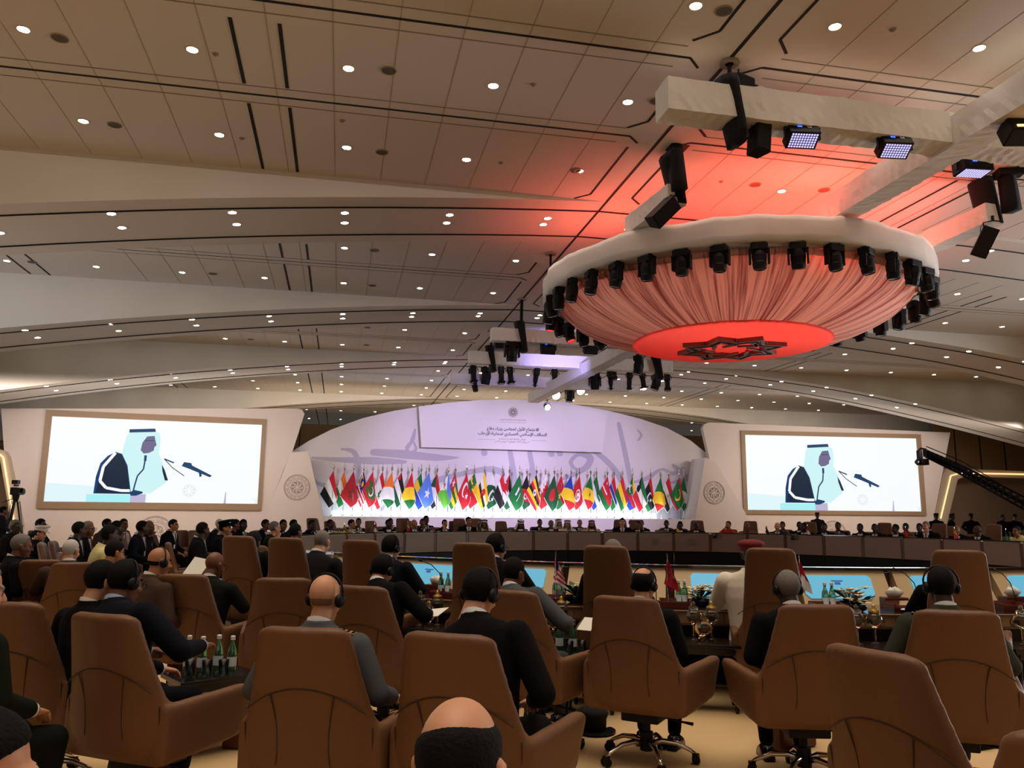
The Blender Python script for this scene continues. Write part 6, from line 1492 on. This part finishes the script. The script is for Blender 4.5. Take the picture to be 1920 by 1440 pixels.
CR = [(20, 976, 'dark', 'charcoal', 'low', 'grey', (), 'man with greying hair at the left edge below the tripod'), (70, 973, 'brown', 'charcoal', 'short', 'black', ('glasses',), 'man with glasses beside the peaked-cap officer'), (139, 980, 'dark', 'black', 'low', 'black', (), 'dark-suited man right of the tall peaked cap'), (156, 979, 'brown', 'black', 'low', 'grey', ('glasses',), 'man with glasses leaning behind the bald pale man'),
 (195, 974, 'dark', 'brown_suit', 'short', 'black', (), 'man directly behind the yellow-robed man'), (211, 978, 'dark', 'charcoal', 'short', 'black', (), 'man right behind the yellow-robed man'), (226, 974, 'brown', 'beige_coat', 'low', 'black', (), 'small figure in pale coat against the white wall'), (194, 987, 'dark', 'yellow_robe', 'low', 'black', (), 'man in a patterned yellow robe'),
 (259, 978, 'dark', 'navy', 'low', 'black', ('badge',), 'man in dark uniform left of the wall emblem'), (272, 977, 'brown', 'charcoal', 'bald', 'grey', (), 'bald man peering over the dark uniform'), (319, 975, 'tan', 'black', 'short', 'black', ('badge',), 'man in suit with white badge right of the wall emblem'),
 (371, 981, 'dark', 'black', 'short', 'black', (), 'man behind the empty cushions left of the white-haired man'), (406, 973, 'light', 'charcoal', 'short', 'white', (), 'white-haired man under the screen corner'), (414, 979, 'tan', 'navy', 'short', 'black', ('cap',), 'officer in dark cap next to the white-haired man'), (437, 971, 'brown', 'black', 'short', 'black', (), 'tall dark-haired man below the screen right corner'), (451, 972, 'dark', 'black', 'short', 'black', (), 'man next to the tall dark-haired man'),
 (493, 975, 'brown', 'black', 'short', 'black', ('badge',), 'man with badge left of the grey-haired writer'), (507, 979, 'light', 'charcoal', 'short', 'grey', ('glasses',), 'grey-haired man with glasses bending forward'), (526, 975, 'brown', 'black', 'short', 'black', ('badge',), 'man with badge right of the grey-haired writer'), (546, 974, 'dark', 'charcoal', 'low', 'black', (), 'man in charcoal behind the high chair'), (545, 984, 'brown', 'black', 'short', 'black', (), 'man leaning on his hand below the man in charcoal'), (580, 973, 'dark', 'black', 'short', 'black', (), 'man peering behind the wide tan chair')]
for i, (px, py, sk, cl, ha, hc, ex, lab) in enumerate(CR):
    fx = py < 990
    b = onz(px, max(py, 974), 1.44)
    ps = ('lap', 'chin', 'lap', 'cross')[i % 4]
    sc = (py - (963 - (960 - px) * .0085)) ; d = Vector((b.x, b.y))
    k = 1.0
    if d.length > 21: b = b * (21 / d.length)
    a = face_centre(b); p = Vector((b.x, b.y, 0)); z = 0
    person(p, a, lab + ', in the left audience', skin=sk, cloth=cl, pose=ps, lean=6, hp=4, hy=(-15, 0, 15)[i % 3], hair=ha, hc=hc, extras=ex, scale=1.09)
    c_ = chair(fwd(p, a, -.05), a, 'tan armchair of the ' + lab, base=False)
# empty tan chairs among the left rows
for px, py, lab in ((50, 1050, 'empty tan chair at the left edge behind the rows'), (362, 984, 'tan chair back left of the paired cushions'), (386, 986, 'tan chair back right of the paired cushions'), (252, 992, 'long tan seat back behind the dark uniform'), (90, 992, 'tan chair back right of the white cap'), (505, 985, 'tan chair back by the grey-haired writer')):
    b = onz(px, py, 1.12); b = b if b.length < 24 else b * (24 / b.length)
    chair(b, face_centre(b), lab, base=False)
# foreground heads cut by the lower frame
def fore(px, py, depth, lab, **k):
    r = ray(px, py); n = hypot(r.x, r.y); c = EYE + r * (depth / n); s = k.pop('s', 1.0)
    # top of head seen at that pixel
    p = Vector((c.x, c.y, c.z - 1.33 * s)); a = face_centre(c) + R(k.pop('turn', 0))
    return person(p, a, lab, z0=p.z, scale=s, fine=True, legs=False, **k)
fore(852, 1330, 1.55, 'man with a balding crown and black hair, right in front of the camera', skin='light', cloth='black', pose='lap', lean=2, hp=16, hair='crown', turn=0, s=1.0)
fore(-84, 1345, 1.75, 'blurred dark-haired man with pale cheek in the lower left corner', skin='light', cloth='navy', pose='lap', lean=2, hp=8, hair='short', turn=-55, s=1.0)
b = onz(1925, 1385, 1.0); chair((b.x, b.y, 0), face_centre(b), 'tan chair whose corner shows at the lower right edge')

# --- the far side of the table: delegates (front ring) and aides behind them
def under(px):
    if px < 610: return 'left of the flag row'
    if px <= 1292:
        i = min(range(40), key=lambda i: abs(flagpx[i] - px)); return 'below the %s flag' % FLAGS[i][0]
    return None
FAR = [ # px, ring, skin, cloth, hair, extras, pose, words
 (611, 'p', 'dark', 'black', 'low', (), 'desk', 'dark-skinned delegate in black suit', 'black'), (652, 'p', 'tan', 'black', 'short', (), 'desk', 'delegate in black suit turning right', 'black'), (671, 'a', 'brown', 'charcoal', 'short', (), 'lap', 'younger aide in charcoal', 'black'),
 (722, 'p', 'dark', 'black', 'low', ('badge',), 'desk', 'dark-skinned delegate with lanyard', 'black'), (731, 'a', 'brown', 'brown_suit', 'short', (), 'chin', 'aide resting his chin on his hand', 'black'), (762, 'a', 'brown', 'brown_suit', 'short', (), 'lap', 'aide in brown jacket', 'black'), (771, 'p', 'tan', 'charcoal', 'bald', ('badge',), 'desk', 'bald delegate in charcoal suit', 'grey'),
 (791, 'p', 'brown', 'charcoal', 'short', (), 'chin', 'delegate leaning his head on his hand', 'black'), (798, 'a', 'dark', 'black', 'short', (), 'lap', 'taller aide in black', 'black'), (829, 'p', 'tan', 'black', 'short', (), 'desk', 'delegate with folded hands at his mouth', 'black'), (874, 'p', 'tan', 'black', 'short', (), 'desk', 'upright delegate in black suit and tie', 'black'),
 (885, 'a', 'tan', 'charcoal', 'none', ('ghutra', 'agal'), 'lap', 'aide in white headcloth half hidden', 'black'), (904, 'p', 'brown', 'tan_robe', 'none', ('ghutra', 'agal'), 'desk', 'delegate in tan cloak and white headcloth', 'black'), (973, 'p', 'brown', 'brown_suit', 'none', ('ghutra', 'agal'), 'desk', 'delegate in white headcloth bowing over his papers', 'black'),
 (1012, 'a', 'brown', 'charcoal', 'low', (), 'lap', 'aide slumped in his chair', 'black'), (1031, 'p', 'brown', 'dark_green', 'low', (), 'desk', 'delegate in dark green uniform', 'grey'), (1047, 'a', 'tan', 'white_robe', 'none', ('ghutra', 'agal'), 'lap', 'aide in white robe and headcloth', 'black'), (1062, 'p', 'tan', 'white_robe', 'none', ('ghutra', 'agal'), 'desk', 'delegate in white robe leaning in', 'black'),
 (1087, 'a', 'tan', 'blue_suit', 'balding', (), 'lap', 'aide in blue suit', 'grey'), (1108, 'p', 'tan', 'tan_robe', 'none', ('checkghutra', 'agal', 'beard'), 'desk', 'bearded delegate in tan cloak and checked headcloth', 'black'), (1166, 'p', 'light', 'navy', 'short', (), 'desk', 'delegate in navy suit and tie sitting upright', 'black'), (1184, 'a', 'brown', 'charcoal', 'low', (), 'lap', 'aide hidden behind his neighbour', 'black'),
 (1195, 'p', 'brown', 'black', 'low', (), 'desk', 'delegate in black with lanyard', 'black'), (1203, 'a', 'brown', 'black', 'short', (), 'lap', 'aide in black behind the lanyard wearer', 'black'), (1250, 'a', 'dark', 'charcoal', 'low', (), 'lap', 'dark-skinned aide in charcoal', 'black'), (1276, 'p', 'dark', 'black', 'low', (), 'desk', 'delegate in dark suit bending over a small flag', 'black'), (1306, 'p', 'dark', 'charcoal', 'bald', (), 'desk', 'bald dark-skinned delegate by the end of the flag row', 'black'),
 (1366, 'p', 'tan', 'red_dress', 'low', (), 'phone', 'woman in red holding up a phone', 'brown'), (1403, 'p', 'brown', 'olive', 'bald', (), 'desk', 'bald man in khaki uniform', 'black'), (1460, 'p', 'light', 'blue_suit', 'bald', (), 'desk', 'bald man in blue suit and light tie', 'white'), (1468, 'a', 'brown', 'black', 'short', (), 'lap', 'aide behind the man in blue suit', 'black'),
 (1500, 'a', 'dark', 'black', 'low', (), 'lap', 'aide left of the standing guard', 'black'), (1510, 'p', 'dark', 'black', 'low', ('badge',), 'desk', 'delegate in black left of the standing guard', 'black'), (1549, 'p', 'dark', 'black', 'low', (), 'desk', 'delegate in black and tie right of the standing guard', 'black'), (1572, 'a', 'dark', 'black', 'low', (), 'lap', 'aide beside the wall emblem', 'black'),
 (1617, 'p', 'dark', 'black', 'low', (), 'desk', 'delegate with lanyard right of the wall emblem', 'black'), (1645, 'p', 'dark', 'black', 'low', (), 'desk', 'broad delegate with tie in a tan chair', 'black'), (1684, 'p', 'dark', 'black', 'low', (), 'desk', 'delegate left of the small red flag', 'black'), (1699, 'a', 'dark', 'charcoal', 'low', (), 'lap', 'aide above the small red flag', 'black'),
 (1725, 'a', 'dark', 'black', 'short', (), 'lap', 'aide right of the small red flag', 'black'), (1743, 'p', 'light', 'black', 'short', ('glasses',), 'desk', 'tall fair-haired man with glasses and tie', 'grey'), (1801, 'p', 'brown', 'black', 'bald', (), 'desk', 'bald delegate behind the small yellow and red flag', 'grey'), (1840, 'p', 'dark', 'black', 'bald', (), 'desk', 'bald delegate in white shirt near the right edge', 'black'), (1915, 'p', 'brown', 'yellow_robe', 'low', (), 'desk', 'person in yellow robe at the right edge', 'black')]
for i, (px, ringk, sk, cl, ha, ex, ps, words_, hc) in enumerate(FAR):
    rad = 10.42 if ringk == 'p' else 11.9
    q = ringpt(px, rad, True); a = face_centre(q); u = under(px)
    lab = words_ + (', ' + u if u else ''); wl_ = words_.split()
    hyy = (0, 20, -20, 0, 10)[i % 5]
    person(q, a, lab, skin=sk, cloth=cl, pose=ps if ringk == 'p' else ps, lean=(12 if ps == 'desk' else 0), hp=(18 if 'bow' in words_ or 'bend' in words_ else 6), hy=hyy, hair=ha, hc=hc, extras=ex, shirt=None if cl in ('white_robe', 'yellow_robe', 'red_dress', 'olive') else 'shirt_white', tie=('tie' in words_ or i % 2 == 0), tiec='tie_red' if i % 5 == 0 else 'tie_dark', scale=1.16 if 'upright' in words_ or 'tall' in words_ else 1.09)
    tall = ringk == 'p' and i % 2 == 0
    chl = ' '.join(('tan chair of the ' + lab).split()[:16])
    c = fwd(q, a, -.10); chair(c, a, chl, tall=False, base=False).scale.__imul__(1.06) if not tall else chair(c, a, chl, tall=True, base=False).scale.__imul__(1.06)
for px, r_, lab in ((692, 11.9, 'empty short tan chair below the Maldives flag'), (636, 10.6, 'tall tan chair left of the delegate turning right'), (783, 10.6, 'tall tan chair below the Gabon flag'), (947, 10.7, 'tall tan chair below the Emirati flag'), (957, 11.9, 'tan chair below the Jordan flag'), (1148, 11.3, 'empty tan chair below the Gambia flag'), (1240, 11.3, 'tan chair below the Mali flag'), (710, 10.6, 'tall tan chair below the Lebanon flag'), (862, 10.7, 'tall tan chair below the Turkish flag'), (1564, 11.2, 'tan chair before the wall emblem'), (1860, 11.5, 'tan chair right of the bald dark-skinned delegate'), (1897, 11.5, 'wide tan chair near the right edge of the far row'), (1770, 11.4, 'tan chair behind the tall fair-haired man')):
    q = ringpt(px, r_, True); chair(q, face_centre(q), lab, tall='tall' in lab, base=False)
# guards standing by the right screen and portal
for px, lab, turn, ex in ((1533, 'guard in black uniform standing below the right video screen', 0, ('guardcap',)), (1756, 'guard in black cap standing at the edge of the lit portal', 0, ('guardcap',)), (1785, 'guard standing sideways inside the portal, leftmost there', 60, ('guardcap',)), (1821, 'broad guard standing alone in the portal', -10, ('guardcap',)), (1881, 'bareheaded guard standing left of the pair in the portal', 30, ()), (1903, 'guard with lettering on his chest, right of the pair in the portal', 0, ('guardcap',))):
    Y = 34.0 if px < 1700 else 30.5
    q = ony(px, 980, Y); person((q.x, q.y, 0), pi + YAW * .3 + R(turn) - .5, lab, skin='dark' if px != 1903 else 'brown', cloth='navy' if px < 1700 else 'black', pose='stand' if px % 2 else 'standf', lean=0, hp=0, extras=ex, shirt=None, stand=True, scale=1.04)
    if px == 1903:
        pass
q = ony(6, 960, 24.0); person((q.x, q.y, 0), R(-60), 'camera operator in dark clothes standing at the left edge', skin='brown', cloth='charcoal', pose='standf', lean=0, hp=0, shirt=None, stand=True, scale=1.0)

# ================================================================ THINGS ON THE TABLES
ZT = .756
def on_table(px, rad, z=ZT, far=False):
    p = ringpt(px, rad, far); return Vector((p.x, p.y, z)), face_centre(p)
MFL = [(1042, 9.45, ([('f_red', 1), ('f_white', 1)] * 5, [('f_navy', [(0, 0), (.5, 0), (.5, .55), (0, .55)])]), 'small striped red and white flag with navy corner on the table'), (1250, 9.45, ([('f_dkred', 1)], [('f_white', [(.2, .4), (.8, .4), (.8, .5), (.2, .5)])]), 'small dark red flag with white writing on the table'), (1496, 9.35, ([('f_red', 1), ('f_white', 1)], []), 'small red and white flag beside the red-capped delegate'),
       (624, 9.6, ([('f_orange', .2), ('f_white', 1), ('f_green', 1)], []), 'small white and green flag in front of the grey-haired writer'), (553, 9.6, ([('f_red', 1), ('f_white', 1), ('f_black', 1)], []), 'small red, white and black flag at the left of the table')]
for px, rad, spec, lab in MFL:
    p, a = on_table(px, rad); mini_flag(p, YAW * -1, spec, lab, 1.15 if px > 1000 else 1.0)
for px, spec, lab in ((645, ([('f_green', 1), ('f_yellow', 1)] * 2, []), 'small green and yellow striped flag on the far desk'), (702, ([('f_red', 1), ('f_white', 1)], []), 'small red flag on the far desk'), (764, ([('f_yellow', 1), ('f_red', 1)], []), 'small green, yellow and red flag on the far desk'), (831, ([('f_yellow', 1), ('f_gold', 1)], []), 'small pale yellow flag on the far desk'), (897, ([('f_dkgreen', 1)], []), 'small dark green flag on the far desk'), (1270, ([('f_black', 1), ('f_yellow', 1)], []), 'small black and yellow flag on the far desk'), (1437, ([('f_black', 1)], []), 'small dark flag on the far desk'), (1514, ([('f_red', 1), ('f_white', 1)], []), 'small red and white flag on the far desk'), (1698, ([('f_red', 1)], [('f_white', [(.3, .35), (.6, .35), (.6, .65), (.3, .65)])]), 'small red flag with white disc on the far desk'), (1790, ([('f_yellow', 1), ('f_red', 1)], []), 'small yellow and red flag on the far desk, near the right edge'), (1886, ([('f_black', 1), ('f_green', 1)], []), 'small dark green flag at the right end of the far desk')):
    p, a = on_table(px, 8.95, 1.115 - .16, True); mini_flag(Vector((p.x, p.y, 1.12 - .17)), YAW * -1, spec, lab, 1.0)
for i, (px, rad, lab) in enumerate(((830, 9.4, 'beside the two left monitors'), (985, 9.4, 'by the man in pale grey uniform'), (1228, 9.3, 'left of the dark red flag'), (1716, 9.2, 'by the name plate'), (1895, 9.2, 'at the right edge'))):
    p, a = on_table(px, rad); mic(p, a + (0.4 if i == 0 else 0), 'black gooseneck microphone on the table ' + lab)
for px, rad, lab in ((840, 9.5, 'left of the high chair'), (1030, 9.55, 'before the striped flag'), (1262, 9.5, 'right of the balding man'), (1545, 9.5, 'in front of the grey-haired man'), (1685, 9.4, 'left of the name plate'), (1880, 9.4, 'near the right edge')):
    p, a = on_table(px, rad); tray(p, a, 'dark red wooden document tray on the table ' + lab)
for px, rad, lab in ((820, 9.2, 'by the left monitors'), (900, 9.3, 'behind the high chair'), (1668, 9.15, 'by the right name plate'), (1888, 9.1, 'under the last monitor')):
    p, a = on_table(px, rad); tissue(p, a, 'wooden tissue box with a white tissue ' + lab)
for px, rad, lab in ((1697, 9.35, 'cream name plate on the table before the green-uniformed officer'), (990, 9.25, 'cream name plate beside the striped flag')):
    p, a = on_table(px, rad); nameplate(p, a + pi, lab)
BL = {'left': 'before the second monitor from the left', 'flag': 'by the small striped flag', 'mid': 'right of the small dark red flag', 'right': 'before the large lit monitor'}
for i, (px, lab) in enumerate(((829, 'left'), (842, 'left'), (1041, 'flag'), (1053, 'flag'), (1270, 'mid'), (1281, 'mid'), (1541, 'right'), (1554, 'right'))):
    p, a = on_table(px, 9.38); bottle(p, '%s of two green glass water bottles ' % ('right one' if i % 2 else 'left one') + BL[lab], 'water bottles ' + BL[lab])
for i, (px, rad, lab, s) in enumerate(((1078, 9.35, 'white lilies on the table left of the central high chair', 1.1), (1310, 9.3, 'white flowers on the table right of the dark red flag', 1.1), (1352, 9.3, 'white flowers by the man in white robe', 1.1), (1585, 9.3, 'white lilies in a dark bowl before the large monitor', 1.15), (1600, 9.5, 'low white blossoms before the large monitor', .9), (775, 9.2, 'white flowers by the first monitor', .8))):
    p, a = on_table(px, rad); bouquet(p, lab, s, 9, i)
for i, (px, py, h, lab) in enumerate(((618, 1022, .95, 'white flower bank left of the first high chair'), (650, 1016, .95, 'wide bank of white flowers at the left turn of the table'), (1340, 1016, .8, 'white flowers between far desk panels, left of the red cap'), (1486, 1018, .8, 'white flowers between far desk panels, right of the red cap'))):
    if i < 2:
        for q in range(1):
            p = ringpt(px, 9.2, True); bouquet(Vector((p.x, p.y, ZT + .02)), lab, 2.2, 12, 20 + i)
    else:
        p = ringpt(px, 8.5, True); bouquet(Vector((p.x, p.y, .95)), lab, .8, 6, 30 + i)
p = ringpt(612, 9.4, True); t = thing('table_lamp', 'small glowing amber table lamp by the flower bank', 'lamp', (p.x, p.y, ZT)); obj('lamp_base', MB().lathe([(.06, 0), (.02, .03), (.015, .2)], n=12).mesh('lamp_base', ['gold']), t); obj('lamp_shade', MB().lathe([(.13, .2), (.08, .36)], n=16, cap=False).mesh('lamp_shade', ['candle']), t)
# side tables with jars along the near side, and with bottles between the chairs
for i, (px, lab, n) in enumerate(((806, 'between the two high chairs on the left', 4), (1035, 'left of the central high chair', 4), (1312, 'under the table right of the balding man', 4), (1612, 'right of the grey-haired man', 2), (1915, 'at the right edge under the table', 3))):
    q = ringpt(px, 10.25); a = face_centre(q); side_table(q, a, .56, 'black side table with glass jars ' + lab, .62, .42)
    jars((q.x, q.y, .56), lab, n, i)
def st_bottles(px, py, rz, h, lab, nb, nt):
    q = onz(px, py, h); side_table((q.x, q.y), rz, h, 'black side table with bottles ' + lab, .55, .42)
    for i in range(nb): bottle(Vector((q.x - .16 + .10 * i, q.y + .03 * (-1) ** i, h)), ORD[i + 1] + ' water bottle on the side table ' + lab, 'bottles on the side table ' + lab)
    for i in range(nt): tumbler((q.x - .12 + .11 * i, q.y - .13, h), ORD[i + 1] + ' clear tumbler on the side table ' + lab, 'tumblers on the side table ' + lab)
st_bottles(395, 1262, .5, .52, 'right of the man in navy suit', 4, 3)
st_bottles(88, 1205, .5, .50, 'left of the man in navy suit', 2, 2)
st_bottles(465, 1158, .5, .50, 'behind the bald officer', 1, 0)
st_bottles(775, 1182, .4, .50, 'left of the black-haired man', 2, 0)
st_bottles(1085, 1222, .3, .50, 'right of the man in pale grey uniform', 2, 2)
# papers, hats, bags
def sheet(p, rot, size, lab, cat='paper'): obj('paper_sheet', MB().box((0, 0, 0), (size[0], size[1], .004)).mesh('paper_sheet', ['paper']), None, p, rot=rot, label=lab, cat=cat)
p = onz(366, 1068, 1.02); sheet(p, (R(50), R(8), R(-30)), (.22, .30), 'white paper held up by the bald man in dark green')
p, a = ST['S12']; q = fwd(p, a, .52, .16); sheet((q.x, q.y, .80), (R(30), 0, a), (.12, .16), 'small white notepad in the hand of the man in pale grey uniform', 'notepad')
p, a = ST['S11']; q = fwd(p, a, .50, .17); sheet((q.x, q.y, .84), (R(12), R(-8), a), (.16, .22), 'white paper held by the man bending over his lap')
q = ringpt(640, 9.5); sheet((q.x, q.y, ZT + .005), (0, 0, .3), (.21, .3), 'white sheet on the table under the writer\'s hand')
q = ringpt(1705, 9.55); sheet((q.x, q.y, ZT + .03), (0, 0, .8), (.30, .21), 'open white booklet on the table by the name plate', 'booklet')
def bag(p, rz, mt, lab, d=(.38, .14, .3)):
    t = thing('briefcase', lab, 'briefcase', p, rz)
    obj('case_body', bevel(MB().box((0, 0, d[2] / 2), d).mesh('case_body', [mt]), .02), t); obj('handle', MB().tube([(-.07, 0, d[2]), (-.06, 0, d[2] + .05), (.06, 0, d[2] + .05), (.07, 0, d[2])], .01, 6).mesh('handle', [mt]), t)
    obj('buckle', MB().box((0, -d[1] / 2 - .004, d[2] * .7), (.04, .008, .05)).mesh('buckle', ['chrome']), t)
q = onz(452, 1392, .0); bag((q.x, q.y, 0), 1.3, 'brown_leather', 'brown leather briefcase on the floor between the first two chairs')
q = onz(1480, 1400, 0); bag((q.x, q.y, 0), .3, 'brown_leather', 'brown bag on the floor under the grey-haired man\'s chair', (.36, .2, .28))
q = onz(1030, 1330, 0); bag((q.x, q.y, 0), .4, 'black', 'dark attache case beside the black-haired man\'s chair', (.4, .14, .32))
q = onz(1112, 1372, 0); t = thing('uniform_cap', 'black uniform cap lying on the floor at the centre', 'cap', (q.x, q.y, 0), .4); obj('cap_crown', MB().lathe([(.10, .0), (.105, .10), (.12, .14), (.10, .17), (.02, .18)], n=20).mesh('cap_crown', ['black_cloth'], True), t); obj('visor', MB().loft([[(.16 * cos(a), -.02 - .16 * abs(sin(a)) , .012) for a in [R(180 + 12 * i) for i in range(16)]], [(.16 * cos(a), -.02 - .16 * abs(sin(a)), .02) for a in [R(180 + 12 * i) for i in range(16)]]]).mesh('visor', ['dark_metal']), t)
q = onz(1835, 1395, 0); t = thing('folder_stack', 'dark green folders stacked on the floor at the lower right', 'folders', (q.x, q.y, 0), .2)
for i in range(4): obj('folder', MB().box((.01 * i, .005 * i, .012 + .024 * i), (.36, .26, .018), rot=(0, 0, .06 * i)).mesh('folder', ['cloth_dark_green']), t)
